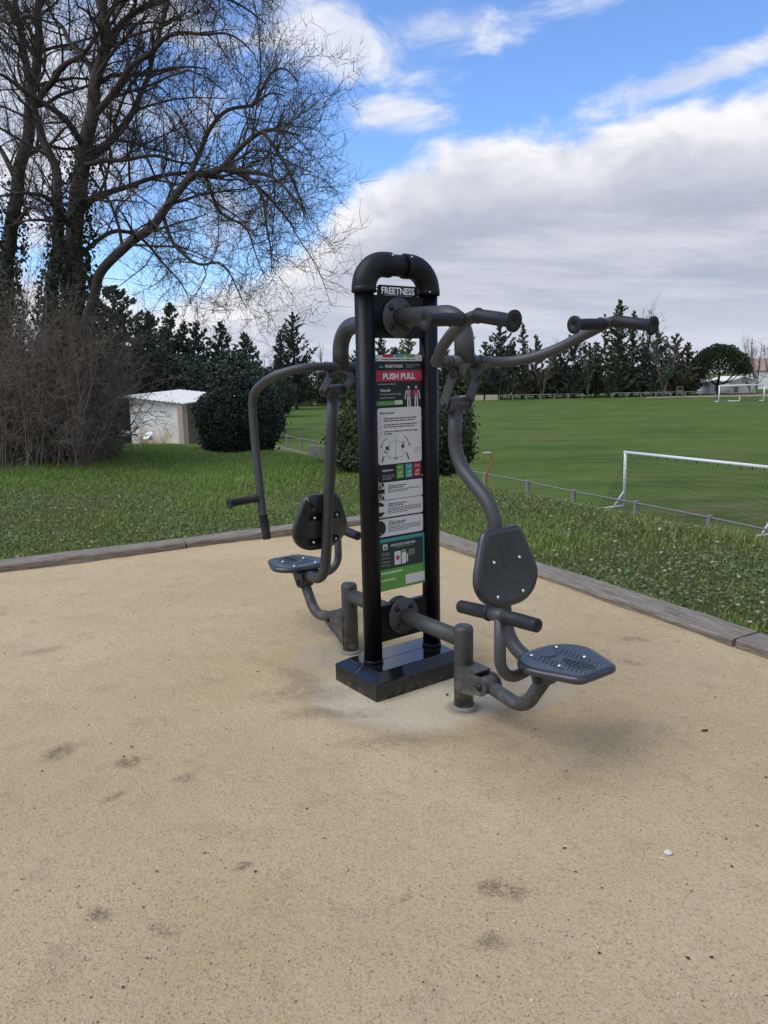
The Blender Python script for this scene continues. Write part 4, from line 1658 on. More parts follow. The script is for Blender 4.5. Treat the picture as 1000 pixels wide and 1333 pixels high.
def bush(loc, rx, ry, rz, nleaf, size, c0, c1, label, cat='bush', lump=.16, seed=0, name='bush', stems=True):
    """evergreen shrub: thousands of leaves through a lumpy volume, denser at the rim, with loose sprigs"""
    o = empty(name, loc, 0, label, cat)
    d = rand_dirs(nleaf)
    d[:, 2] = np.where(d[:, 2] < -.92, -d[:, 2], d[:, 2])
    # lumps: a set of sub-crowns
    nl = 46
    lc = rand_dirs(nl)
    lc[:, 2] = np.abs(lc[:, 2]) * 1.1 - .25
    lc = unit(lc)
    amp = rng.uniform(.5, 1.0, nl)
    dots = d @ lc.T
    bumpv = (np.exp((dots - 1) * 14) * amp).max(1)
    rad = (1 - lump) + lump * bumpv * 1.35
    depth = 1 - .30 * rng.random(nleaf) ** 1.8
    spr = rng.random(nleaf) < .07
    rad = rad * depth
    rad[spr] *= rng.uniform(1.02, 1.16, spr.sum())
    P = d * rad[:, None] * np.array([rx, ry, rz])
    wide = np.where(d[:, 2] < 0, 1 / np.sqrt(np.maximum(1 - d[:, 2] ** 2, .2)), 1.0) ** .75
    P[:, :2] *= wide[:, None]
    P[:, 2] += rz * .82
    P = P[P[:, 2] > -.25]
    nleaf = len(P)
    nn = unit(P - np.array([0, 0, rz * .7]))
    N_ = unit(nn + rng.normal(size=P.shape) * .75)
    D = unit(np.cross(N_, rand_dirs(nleaf)) + np.array([0, 0, -.2]))
    L = size * rng.uniform(.65, 1.35, nleaf)
    V, F = leaf_quads(P, L, L * rng.uniform(.42, .62, nleaf), D, N_)
    t = rng.random(nleaf)[:, None]
    c = (np.array(c0) * (1 - t) + np.array(c1) * t) * rng.uniform(.7, 1.3, (nleaf, 1))
    np_mesh('foliage', V, F, M['leafdark'], np.repeat(c, 4, 0), o)
    mb = MB()
    r2 = random.Random(seed)
    for k in range(14):
        a = r2.uniform(0, 6.28)
        t_ = r2.uniform(.2, .8)
        e = Vector((math.cos(a) * rx * t_, math.sin(a) * ry * t_, rz * r2.uniform(.7, 1.5)))
        mb.tube(catmull([(0.1 * math.cos(a), .1 * math.sin(a), -.1), e * .45 + Vector((0, 0, .1)), e], 4), [.03 * (1 - .8 * i / 8) for i in range(9)], 5)
    mb.build('stem', M['bark'], o)
    return o


q = at(309, 590, 20)
bush((q[0], q[1] + .3, gz(q[0], q[1]) - .16), 1.25, 1.2, 1.20, 21000, .085, (.016, .030, .021), (.042, .062, .040), 'dark round evergreen bush standing on the grass beside the shed', 'bush', .20, 3, 'round_bush')
q = at(528, 630, 13.2)
bush((q[0], q[1] + .4, -.52), 1.32, 1.2, 1.24, 36000, .070, (.034, .050, .020), (.080, .100, .040), 'big leafy evergreen bush directly behind the sign panel', 'bush', .32, 5, 'leafy_bush')


# bare tree builder ------------------------------------------------
def twig_batch(S, D, L, r0, curve=.35):
    """vectorised three-point three-sided twigs"""
    n_ = len(S)
    up = np.array([0, 0, 1.0])
    side = rand_dirs(n_)
    mid = S + D * (L * .5)[:, None] + side * (L * .10)[:, None]
    end = S + D * L[:, None] + side * (L * .06)[:, None] + up * (L * curve * rng.uniform(-.5, 1.0, n_))[:, None]
    A = unit(np.cross(D, side))
    B = unit(np.cross(D, A))
    rings = []
    for p_, k in ((S, 1.0), (mid, .72), (end, .35)):
        rr = (r0 * k)[:, None]
        for a in (0, 2.094, 4.189):
            rings.append(p_ + (A * math.cos(a) + B * math.sin(a)) * rr)
    V = np.stack(rings, 1)
    fc = []
    for i in range(2):
        for k in range(3):
            k2 = (k + 1) % 3
            fc.append((i * 3 + k, i * 3 + k2, i * 3 + 3 + k2, i * 3 + 3 + k))
    F = np.array(fc)[None] + (np.arange(n_) * 9)[:, None, None]
    return V.reshape(-1, 3), F.reshape(-1, 4), mid, end


class Bare:
    def __init__(s):
        s.parts = []            # (V,F)
        s.sub = []              # (polyline, r0, r1) for spawning

    def limb(s, pts, r0, r1, seg=8, n=5, wob=.0):
        P = catmull(pts, n)
        k = len(P)
        P = [q + Vector((mnoise.noise(q * 1.3), mnoise.noise(q * 1.3 + Vector((9, 0, 0))), mnoise.noise(q * 1.3 + Vector((0, 9, 0))))) * wob for q in P]
        rr = [r0 + (r1 - r0) * (i / (k - 1)) for i in range(k)]
        mb = MB()
        mb.tube(P, rr, seg, cap=False)
        s.parts.append((np.array(mb.v), np.array(mb.f)))
        s.sub.append((np.array([tuple(q) for q in P]), r0, r1))
        return P

    def grow(s, polys, spacing, lmin, lmax, rk, up, seg, npt, start=.15, droop=0.0, spread=1.0):
        """side branches along polylines; returns new polylines"""
        out = []
        for P, r0, r1 in polys:
            segL = np.linalg.norm(np.diff(P, axis=0), axis=1)
            cum = np.concatenate([[0], np.cumsum(segL)])
            T = cum[-1]
            t = T * start + rng.random() * spacing
            while t < T:
                i = min(np.searchsorted(cum, t) - 1, len(P) - 2)
                i = max(i, 0)
                w = (t - cum[i]) / max(segL[i], 1e-6)
                p = P[i] + (P[i + 1] - P[i]) * w
                tan = unit((P[i + 1] - P[i])[None])[0]
                rd = rand_dirs(1)[0]
                perp = unit((rd - tan * (rd @ tan))[None])[0]
                f = t / T
                d = unit((tan * rng.uniform(.35, .9) + perp * spread * rng.uniform(.6, 1.1) + np.array([0, 0, up * rng.uniform(.2, 1.2)]))[None])[0]
                L = rng.uniform(lmin, lmax) * (1.15 - .55 * f)
                r = min((r0 + (r1 - r0) * f) * rk * rng.uniform(.7, 1.0), .022 * L + .004)
                pts = [p]
                dd = d.copy()
                for k in range(npt):
                    dd = unit((dd + rng.normal(size=3) * .20 + np.array([0, 0, (.10 * up - droop * (k / npt))]))[None])[0]
                    pts.append(pts[-1] + dd * L / npt)
                pts = np.array(pts)
                mb = MB()
                k = len(pts)
                mb.tube([tuple(q) for q in pts], [r * (1 - .72 * j / (k - 1)) for j in range(k)], seg, cap=False)
                s.parts.append((np.array(mb.v), np.array(mb.f)))
                out.append((pts, r, r * .28))
                t += spacing * rng.uniform(.55, 1.5)
        return out

    def twigs(s, polys, spacing, lmin, lmax, r, up=.4, start=.1):
        S, D, L = [], [], []
        for P, r0, r1 in polys:
            segL = np.linalg.norm(np.diff(P, axis=0), axis=1)
            cum = np.concatenate([[0], np.cumsum(segL)])
            T = cum[-1]
            k = max(1, int(T * (1 - start) / spacing * rng.uniform(.7, 1.3)))
            ts = T * start + rng.random(k) * T * (1 - start)
            ii = np.clip(np.searchsorted(cum, ts) - 1, 0, len(P) - 2)
            w = ((ts - cum[ii]) / np.maximum(segL[ii], 1e-6))[:, None]
            S.append(P[ii] + (P[ii + 1] - P[ii]) * w)
            tan = unit(P[ii + 1] - P[ii])
            D.append(unit(tan * .6 + rand_dirs(k) * .8 + np.array([0, 0, up]) * rng.random((k, 1))))
            L.append(rng.uniform(lmin, lmax, k))
        S, D, L = np.concatenate(S), np.concatenate(D), np.concatenate(L)
        V, F, mid, end = twig_batch(S, D, L, np.full(len(S), r) * rng.uniform(.7, 1.2, len(S)))
        s.parts.append((V, F))
        return S, mid, end, D

    def build(s, name, mat, parent):
        o_, Vs, Fs = 0, [], []
        for V, F in s.parts:
            Vs.append(V)
            Fs.append(F + o_)
            o_ += len(V)
        return np_mesh(name, np.concatenate(Vs), np.concatenate(Fs), mat, None, parent, smooth=True)


def W2(root, pts, Y, dj):
    """photo-surveyed limb points (px, py, depth offset) to the tree's own coordinates"""
    out = []
    for p_ in pts:
        dy = p_[2] if len(p_) > 2 else 0
        q = at(p_[0], p_[1], Y + dy * dj)
        out.append((q[0] - root[0], q[1] - root[1], q[2] - root[2]))
    return out


def ivy(o, polys, n_, rmul, size, zmax):
    P = []
    Nn = []
    for pts, r0, r1 in polys:
        k = n_
        i = rng.integers(0, len(pts) - 1, k)
        w = rng.random((k, 1))
        c = pts[i] + (pts[i + 1] - pts[i]) * w
        dr = rand_dirs(k)
        dr[:, 2] *= .3
        dr = unit(dr)
        fr = (i[:, None] + w) / len(pts)
        rr = (r0 + (r1 - r0) * fr) * rmul + np.abs(rng.normal(size=(k, 1))) * .07
        rr = rr * (.7 + .8 * vnoise(c[:, 2] * 2 + dr[:, 0] * 2, dr[:, 1] * 2 + c[:, 0], 1.2, 77)[:, None])
        keep = rng.random(k) < 1 - smooth01((c[:, 2] / zmax))
        P.append((c + dr * rr)[keep])
        Nn.append(dr[keep])
    P, Nn = np.concatenate(P), np.concatenate(Nn)
    L = size * rng.uniform(.6, 1.3, len(P))
    N_ = unit(Nn + rng.normal(size=P.shape) * .6)
    D = unit(np.cross(N_, rand_dirs(len(P))) + np.array([0, 0, -.4]))
    V, F = leaf_quads(P, L, L * .85, D, N_)
    t = rng.random(len(P))[:, None]
    c = (np.array([.012, .022, .012]) * (1 - t) + np.array([.034, .052, .022]) * t) * rng.uniform(.7, 1.3, (len(P), 1))
    np_mesh('ivy', V, F, M['leafdark'], np.repeat(c, 4, 0), o)


def big_tree(label, basepx, Y, limbs, trunks, lv2, name='bare_tree', twig_r=.0040, ivyz=6.5, hang=True):
    b = at(basepx[0], basepx[1], Y)
    root = (b[0], b[1], gz(b[0], b[1]) - .1)
    o = empty(name, root, 0, label, 'tree', 'bare trees at the left')
    tr = Bare()
    for pts, r0, r1 in trunks:
        tr.limb(W2(root, pts, Y, 1), r0, r1, 12, 6, .10)
    tr.build('trunk', M['bark'], o)
    cr = Bare()
    for pts, r0, r1 in limbs:
        cr.limb(W2(root, pts, Y, 1), r0, r1, 8, 6, .10)
    mains = cr.sub + [(P[len(P) // 2:], r0 * .6, r1) for P, r0, r1 in tr.sub]
    l2 = cr.grow(mains, lv2, .9, 2.6, .55, .35, 5, 6, .08, .10, 1.0)
    l3 = cr.grow(l2 + [(P[len(P) // 2:], r0 * .5, r1) for P, r0, r1 in cr.sub], .20, .40, 1.2, .6, .25, 4, 5, .12, .12, .95)
    cr.twigs(l3 + l2, .066, .14, .46, twig_r, .45, .08)
    cr.build('crown', M['twig'], o)
    if ivyz:
        ivy(o, tr.sub[:1], 34000, 1.55, .085, ivyz + .5)
        ivy(o, tr.sub[1:2], 12000, 1.35, .085, ivyz) if len(tr.sub) > 1 else None
        ivy(o, tr.sub[2:], 5000, 1.2, .08, 3.2) if len(tr.sub) > 2 else None
    return o


# multi-stemmed tree with the long limb reaching right
T1 = [([(95, 612), (98, 500, .1), (97, 396, .1), (101, 270, .2), (112, 189, .3), (121, 135, .4), (136, 60, .5), (128, -40, .6), (135, -150, .6)], .225, .06),
      ([(80, 612), (66, 430, .5), (70, 350, .7), (78, 280, .9), (70, 216, 1.2), (50, 160, 1.5), (36, 90, 1.8), (20, 0, 2.2)], .165, .045),
      ([(118, 608), (110, 480, -.5), (121, 382, -.7), (148, 333, -.9), (207, 288, -1.2), (243, 238, -1.3), (270, 224, -1.35)], .118, .055)]
B1 = [([(300, 214, -1.45), (335, 250, -1.9), (350, 300, -2.2), (356, 360, -2.4)], .040, .008),
      ([(345, 172, -1.7), (368, 205, -2.1), (388, 245, -2.3), (398, 290, -2.4)], .038, .007),
      ([(265, 225, -1.35), (285, 270, -1.0), (320, 300, -.7), (345, 360, -.5)], .038, .007),
      ([(330, 140, -.6), (350, 105, -.3), (372, 90, -.1), (390, 105, .0)], .035, .007),
      ([(270, 224, -1.35), (288, 220, -1.4), (318, 190, -1.6), (345, 172, -1.7), (370, 172, -1.8), (392, 176, -1.9)], .075, .012),
      ([(243, 238, -1.3), (262, 200, -1.0), (290, 150, -.8), (330, 138, -.6), (352, 122, -.5), (372, 126, -.4)], .055, .010),
      ([(288, 220, -1.4), (330, 226, -1.9), (362, 238, -2.3), (385, 262, -2.6), (396, 285, -2.7)], .045, .008),
      ([(214, 285, -1.1), (230, 325, -1.5), (262, 340, -2.0), (290, 345, -2.4), (318, 395, -2.7)], .040, .008),
      ([(100, 282, .2), (118, 264, .3), (150, 245, .6), (178, 240, .9), (235, 225, 1.2), (280, 232, 1.4), (320, 214, 1.7), (350, 200, 2.0)], .075, .010),
      ([(110, 212, .2), (165, 206, -.2), (220, 205, -.6), (270, 215, -.9)], .055, .012),
      ([(111, 208, .2), (160, 165, .9), (186, 120, 1.3), (200, 75, 1.6), (212, 20, 1.9), (240, -40, 2.1)], .090, .012),
      ([(119, 150, .4), (165, 95, -.1), (205, 60, -.4), (240, 40, -.7), (290, 45, -1.0), (330, 70, -1.3)], .070, .010),
      ([(134, 70, .5), (170, 20, .9), (215, 0, 1.2), (260, -15, 1.4), (315, 8, 1.6), (345, 28, 1.8)], .075, .010),
      ([(112, 190, .3), (80, 150, -.4), (40, 120, -.9), (0, 95, -1.3), (-40, 80, -1.6)], .07, .012),
      ([(128, 110, .5), (100, 60, 1.1), (70, 20, 1.6), (60, -40, 2.0)], .06, .012),
      ([(100, 300, .2), (60, 260, -.8), (30, 250, -1.4), (-10, 262, -2.0)], .06, .012),
      ([(128, -40, .6), (190, -80, .2), (260, -90, -.2), (310, -60, -.5), (345, -20, -.7)], .06, .01),
      ([(128, -20, .6), (100, -90, 1.0), (60, -140, 1.4)], .05, .01),
      ([(105, 330, .1), (150, 300, 1.2), (190, 320, 1.9), (225, 360, 2.4), (250, 395, 2.7)], .055, .008)]
big_tree('large bare tree with ivy clad stems and one long limb reaching right over the shed', (97, 605), 16.0, B1, T1, .215)
T2 = [([(2, 610), (4, 480), (10, 340, .1), (27, 216, .2), (40, 135, .3), (48, 68, .4), (54, 0, .5), (60, -120, .5)], .19, .05)]
B2 = [([(24, 235, .2), (-5, 180, .6), (-40, 150, 1.0)], .07, .015),
      ([(40, 140, .3), (75, 100, -.5), (105, 70, -1.0), (140, 20, -1.4), (170, -40, -1.8)], .075, .012),
      ([(46, 80, .4), (20, 30, 1.0), (-10, -30, 1.6)], .06, .012),
      ([(30, 205, .2), (62, 190, 1.0), (95, 195, 1.6), (150, 180, 2.4), (200, 190, 3.0)], .055, .010),
      ([(54, 10, .5), (90, -50, .9), (130, -110, 1.2)], .06, .012),
      ([(14, 300, .1), (40, 270, -.8), (60, 285, -1.3), (75, 330, -1.7)], .045, .010)]
big_tree('bare tree at the left edge with ivy round its straight leaning trunk', (2, 608), 17.5, B2, T2, .26)


def thicket(loc, label):
    """mass of brown suckers and dry climbers round the foot of the trees"""
    o = empty('thicket', loc, 0, label, 'shrub')
    bs = Bare()
    polys = []
    for k in range(560):
        x = rng.normal(-.25, 1.15)
        x = np.clip(x, -2.6, .95)
        y = rng.normal(0, .75)
        edge = abs(x + .4) / 2.4
        hh = max(.5, (4.3 - 2.6 * edge ** 1.4) * rng.uniform(.45, 1.05))
        p = np.array([x, y, -.05])
        d = unit(np.array([[rng.normal(0, .22), rng.normal(0, .22), 1.0]]))[0]
        pts = [p]
        m_ = 7
        arch = rng.uniform(.0, .5)
        side = unit(np.array([[rng.normal(), rng.normal() * .6, 0]]))[0]
        for i in range(m_):
            d = unit((d + rng.normal(size=3) * .14 + side * arch * (i / m_) * .7 - np.array([0, 0, arch * (i / m_) ** 2 * 1.3]))[None])[0]
            pts.append(pts[-1] + d * hh / m_)
        pts = np.array(pts)
        pts[:, 2] = np.maximum(pts[:, 2], .0)
        mb = MB()
        r = rng.uniform(.004, .011)
        mb.tube([tuple(q) for q in pts], [r * (1 - .6 * i / m_) for i in range(m_ + 1)], 4, cap=False)
        bs.parts.append((np.array(mb.v), np.array(mb.f)))
        polys.append((pts, r, r * .4))
    l2 = bs.grow(polys, .42, .3, 1.0, .8, .1, 3, 4, .15, .35, 1.2)
    bs.twigs(l2, .10, .10, .34, .0033, .0, .0)
    bs.twigs(polys, .10, .12, .40, .0036, .1, .1)
    bs.build('stems', M['vine'], o)
    # last dry leaves and some green climber inside
    n_ = 5200
    P = rng.normal(size=(n_, 3)) * np.array([.9, .55, .9]) + np.array([-.55, .1, 1.25])
    P = P[(P[:, 2] > 0) & (P[:, 2] < 3.2)]
    V, F = leaf_quads(P, .055 * rng.uniform(.6, 1.4, len(P)), .04)
    t = rng.random(len(P))[:, None]
    c = np.where(t < .60, np.array([.070, .050, .034]), np.where(t < .9, np.array([.024, .034, .018]), np.array([.115, .080, .048]))) * rng.uniform(.7, 1.3, (len(P), 1))
    np_mesh('dry_leaves', V, F, M['leafdark'], np.repeat(c, 4, 0), o)
    return o


q = at(98, 605, 15.3)
thicket((q[0] - .42, q[1], gz(q[0], q[1])), 'dense brown tangle of dry stems round the foot of the bare trees')


# ------------------------------------------------------------------ evergreens further off
def conifer_mesh(h, r, seed, dens=1.0, gap=.25, top=.0, flat=0.0, size=.34, base=.12, forks=0):
    """ascending-branched cypress / cedar: returns trunk MB and leaf arrays"""
    g = np.random.default_rng(seed)
    mb = MB()
    mb.tube(catmull([(0, 0, -.3), (g.normal(0, .1), g.normal(0, .1), h * .4), (0, 0, h * .97)], 5), [h * .020 * (1 - .93 * i / 10) for i in range(11)], 6)
    P, D = [], []
    leaders = [(0.0, 0.0, 1.0, 0.0)]
    for k in range(forks):
        a = g.uniform(0, 6.28)
        leaders.append((math.cos(a) * r * .45, math.sin(a) * r * .45, g.uniform(.72, .9), .35))
    for (lx, ly, hk, st) in leaders:
        nb = int(h * 8.5 * dens * (1 if st == 0 else .5))
        for i in range(nb):
            t = base + (1 - base) * (i + g.random()) / nb
            if t < st:
                continue
            prof = (1 - t) ** .68 * (1.0 if t > .22 else .72 + t)
            L = r * max(prof, .05) * g.uniform(.45, 1.18) * (.6 if st else 1)
            if g.random() < gap:
                L *= g.uniform(.2, .6)
            a = g.uniform(0, 6.28)
            up = g.uniform(.10, .75) * (1 - flat)
            p0 = np.array([lx * min(1, t * 1.6), ly * min(1, t * 1.6), t * h * hk])
            d = np.array([math.cos(a), math.sin(a), up])
            d /= np.linalg.norm(d)
            n_ = max(4, int(L / size * 5.2 * dens) + 3)
            s = g.random(n_) ** .62
            c = p0 + d * L * s[:, None] + np.array([0, 0, 1.0]) * (L * .22 * s ** 2)[:, None]
            c = c + g.normal(size=(n_, 3)) * np.array([.12, .12, .10]) * (.5 + L * .22)
            dd = d[None] + g.normal(size=(n_, 3)) * .45 + np.array([0, 0, .35])
            P.append(c)
            D.append(dd)
    P = np.concatenate(P)
    D = unit(np.concatenate(D))
    return mb, P, D


def conifer(name, loc, h, r, seed, c0, c1, label, group, size=.34, dens=1.0, **kw):
    o = empty(name, loc, 0, label, 'tree', group)
    mb, P, D = conifer_mesh(h, r, seed, dens, size=size, **kw)
    mb.build('trunk', M['trunkfar'], o)
    g = np.random.default_rng(seed + 99)
    L = size * g.uniform(.6, 1.5, len(P))
    V, F = leaf_quads(P, L, L * g.uniform(.40, .65, len(P)), D, unit(g.normal(size=P.shape)))
    t = g.random(len(P))[:, None]
    c = (np.array(c0) * (1 - t) + np.array(c1) * t) * g.uniform(.7, 1.3, (len(P), 1))
    np_mesh('crown', V, F, M['needle'], np.repeat(c, 4, 0), o)
    return o


DKG0, DKG1 = (.034, .056, .038), (.074, .102, .064)
MID0, MID1 = (.026, .042, .026), (.058, .074, .042)


def put(px, base_y, Y):
    q = at(px, base_y, Y)
    return (q[0], q[1], FIELD)


def top_h(px, py, Y):
    return float(at(px, py, Y)[2] - FIELD)


GA = 'dark evergreens behind the shed'
for i, (px, ty, Y, rw, lab) in enumerate((
        (160, 372, 58, 5.6, 'dark broad evergreen showing through the bare branches left of the shed'),
        (122, 418, 62, 5.0, 'dark evergreen half hidden behind the ivy clad stems'),
        (200, 408, 66, 4.2, 'dark conifer above the left end of the shed roof'),
        (229, 394, 68, 3.8, 'tallest dark conifer above the shed roof'),
        (262, 418, 70, 4.2, 'dark conifer above the right end of the shed roof'),
        (292, 420, 72, 3.4, 'dark conifer above the round bush, left one of the two slim tops'),
        (322, 433, 74, 3.2, 'slim pointed conifer above the right half of the round bush'),
        (60, 440, 62, 5.0, 'dark evergreen low behind the thicket at the left'))):
    conifer('evergreen_tree', put(px, 520, Y), top_h(px, ty, Y), rw, 100 + i, DKG0, DKG1, lab, GA, .34, 1.35, gap=.15, base=.03, forks=3 if rw > 3.9 else 1)
for i, (px, ty, Y, rx_, lab) in enumerate((
        (215, 452, 60, 4.5, 'low dark hedge mass behind the shed roof'),
        (300, 458, 64, 4.2, 'dark hedge mass between the shed and the hanging arm'),
        (345, 478, 100, 4.5, 'low dark shrub mass beyond the pitch left of the tall lone conifer'))):
    hh = top_h(px, ty, Y)
    bush(put(px, 520, Y), rx_, 2.5, hh * .54, 9000, .34, DKG0, DKG1, lab, 'hedge', .22, 30 + i, 'hedge')
conifer('evergreen_tree', put(386, 520, 122), top_h(386, 407, 122), 5.2, 140, (.024, .042, .034), (.050, .072, .052), 'tall lone conifer standing clear above the hanging arm', 'conifers around the pitch', .36, 1.25, gap=.35, base=.10, forks=3)
conifer('evergreen_tree', put(362, 520, 124), top_h(362, 462, 124), 4.2, 141, (.024, .042, .034), (.050, .072, .052), 'short conifer at the left foot of the tall lone conifer', 'conifers around the pitch', .36, 1.1, gap=.3, base=.05)
for i, (px, ty, Y, rx_, c0, c1, lab) in enumerate((
        (405, 470, 137, 5.0, MID0, MID1, 'mixed brownish shrubs beyond the far boards, under the hanging arm'),
        (446, 476, 139, 5.0, MID0, MID1, 'mixed shrubs beyond the pitch beside the left link plates'),
        (375, 486, 139, 5.0, DKG0, DKG1, 'dark shrubs under the tall lone conifer'))):
    hh = top_h(px, ty, Y)
    bush(put(px, 520, Y), rx_, 3, hh * .54, 5200, .42, c0, c1, lab, 'shrubs', .25, 50 + i, 'shrub_mass')

GR = 'conifers around the pitch'
row = [(498, 441, 150, 3.2, 'conifer top in the left half of the gap above the header strip'),
       (533, 437, 150, 3.4, 'conifer top in the right half of the gap above the header strip'),
       (468, 452, 152, 3.0, 'conifer behind the left post at the far end of the pitch'),
       (580, 452, 152, 2.6, 'conifer behind the bend of the near upper tube'),
       (611, 429, 148, 2.3, 'slim conifer just right of the near upper tube'),
       (632, 446, 152, 2.6, 'short conifer between two taller ones, above the near cross bar'),
       (651, 424, 146, 3.3, 'broad dark conifer right below the left overhead grip'),
       (680, 422, 150, 1.7, 'narrow spire of a conifer right of the left overhead grip'),
       (697, 437, 151, 2.2, 'small conifer right of the narrow spire'),
       (722, 462, 152, 2.8, 'low conifer in the dip of the far row behind the handle tube'),
       (748, 432, 148, 3.4, 'dark conifer below the right overhead stub grip'),
       (775, 446, 151, 2.8, 'conifer just left of the tallest of the far row'),
       (803, 391, 147, 3.2, 'tallest conifer of the far row, rising above the right overhead grip'),
       (822, 405, 150, 2.5, 'second tallest conifer, touching the tallest on its right side'),
       (852, 428, 148, 3.0, 'conifer right of the outermost overhead grip'),
       (877, 435, 149, 2.8, 'conifer next but one left of the umbrella pine'),
       (893, 447, 151, 2.6, 'last conifer of the row, next to the umbrella pine')]
for i, (px, ty, Y, rw, lab) in enumerate(row):
    conifer('evergreen_tree', put(px, 516, Y), top_h(px, ty, Y), rw * 1.75, 200 + i, tuple(np.array([(.058, .086, .052), (.085, .080, .052), (.050, .080, .058), (.072, .098, .048)][(i * 7) % 4]) * (.72 + .06 * ((i * 37) % 10))), tuple(np.array([(.115, .145, .085), (.150, .135, .085), (.098, .135, .096), (.140, .165, .080)][(i * 7) % 4]) * (.72 + .06 * ((i * 37) % 10))), lab, GR, .50, 1.15, gap=.36, base=.02, forks=2 if rw > 2.9 else 0)
for i, (px, ty, Y, rx_) in enumerate(((590, 478, 155, 6.5), (625, 474, 156, 6), (668, 474, 155, 6.5), (712, 478, 156, 6.5), (745, 476, 155, 6), (790, 474, 156, 7), (835, 474, 155, 6.5), (880, 476, 156, 6.0), (520, 470, 156, 7), (470, 474, 156, 6))):
    hh = top_h(px, ty, Y)
    lab = ['behind the bend of the near upper tube', 'under the near cross bar', 'below the left overhead grip', 'in the dip of the far row', 'below the right stub grip', 'under the tallest conifer', 'right of the tallest conifer', 'next to the umbrella pine', 'behind the sign panel', 'behind the left post'][i]
    bush(put(px, 516, Y), rx_, 3, hh * .54, 3600, .5, (.050, .066, .044), (.094, .108, .068), 'dark undergrowth at the far row, ' + lab, 'undergrowth', .25, 60 + i, 'undergrowth')


# umbrella pine
def umbrella_pine():
    q = put(936, 512, 150)
    o = empty('umbrella_pine', q, 0, 'umbrella pine with broad domed crown left of the far houses', 'tree')
    k = 150 / FPX
    zt, zb = top_h(936, 446, 150), top_h(936, 489, 150)
    rx = 38.5 * k
    n_ = 9000
    d = rand_dirs(n_)
    d[:, 2] = np.abs(d[:, 2])
    lc = rand_dirs(60)
    lc[:, 2] = np.abs(lc[:, 2])
    bmp = np.exp((d @ lc.T - 1) * 22).max(1)
    rad = (.86 + .16 * bmp) * (1 - .35 * rng.random(n_) ** 2)
    P = d * rad[:, None] * np.array([rx, rx * .9, zt - zb - .6])
    P[:, 2] += zb + .4 + rng.normal(0, .25, n_) * (d[:, 2] < .15)
    L = .50 * rng.uniform(.6, 1.4, n_)
    V, F = leaf_quads(P, L, L * .45, unit(d + rand_dirs(n_) * .7))
    t = rng.random(n_)[:, None]
    c = (np.array([.028, .050, .022]) * (1 - t) + np.array([.062, .092, .042]) * t)
    np_mesh('crown', V, F, M['needle'], np.repeat(c, 4, 0), o)
    mb = MB()
    mb.tube(catmull([(-.6, 0, -.2), (-.5, 0, 1.6), (-.2, 0, 3.0), (.0, 0, zb + .8)], 5), [.36 - .012 * i for i in range(16)], 8)
    for a, l_ in ((.3, 4.0), (1.2, 3), (2.6, 3.6), (3.3, 3.2), (4.2, 3), (5.6, 4.2), (0.0, 3.0)):
        mb.tube(catmull([(-.4, 0, 1.7), (math.cos(a) * l_ * .5, math.sin(a) * l_ * .5, 2.7), (math.cos(a) * l_, math.sin(a) * l_, zb + .9)], 4), [.16 - .012 * i for i in range(9)], 6)
    mb.build('trunk', M['trunkfar'], o)


umbrella_pine()


def far_bare(px, ty, Y, w, seed, label, mat='twig', by=514):
    """small leafless tree far off"""
    h = top_h(px, ty, Y)
    o = empty('bare_tree', put(px, by, Y), 0, label, 'tree', 'leafless trees beyond the pitch')
    b = Bare()
    for k in range(4):
        a = rng.uniform(0, 6.28)
        b.limb([(0, 0, -.2), (math.cos(a) * w * .10, math.sin(a) * w * .1, h * .3), (math.cos(a) * w * .28, math.sin(a) * w * .28, h * .65), (math.cos(a) * w * .36, math.sin(a) * w * .36, h * rng.uniform(.85, 1.0))], h * .014, .03, 5, 4, .1)
    l2 = b.grow(b.sub, .8, h * .16, h * .34, .6, .6, 4, 4, .25, 0, .9)
    b.twigs(l2 + b.sub, .30, .5, 1.3, .022, .6, .1)
    b.build('branches', M[mat], o)


far_bare(962, 452, 170, 9, 1, 'leafless tree right of the umbrella pine crown', 'vine')
far_bare(985, 440, 172, 10, 2, 'tall leafless tree above the reddish roof at the right edge', 'vine')
far_bare(1003, 445, 171, 9, 3, 'leafless tree cut off by the right edge of the photo', 'vine')
far_bare(978, 480, 150, 7, 4, 'low brown leafless shrub in front of the reddish roof', 'vine')
far_bare(836, 402, 153, 4, 5, 'thin bare top sticking up right of the tallest conifers')
far_bare(735, 446, 153, 6, 6, 'bare grey tree in the dip of the far row')
far_bare(706, 448, 149, 7, 10, 'pale leafless tree in the gap right of the left overhead grip', 'vine')
far_bare(765, 450, 147, 6, 11, 'pale leafless tree between the right stub grip and the tallest conifer', 'vine')
far_bare(864, 446, 146, 6, 12, 'pale leafless tree right of the outermost grip, before the conifers', 'vine')
far_bare(348, 466, 126, 5, 7, 'bare tree left of the tall lone conifer')
far_bare(432, 452, 150, 6, 8, 'bare tree left of the far upper tube')
far_bare(574, 452, 154, 5, 9, 'bare tree right of the right post')

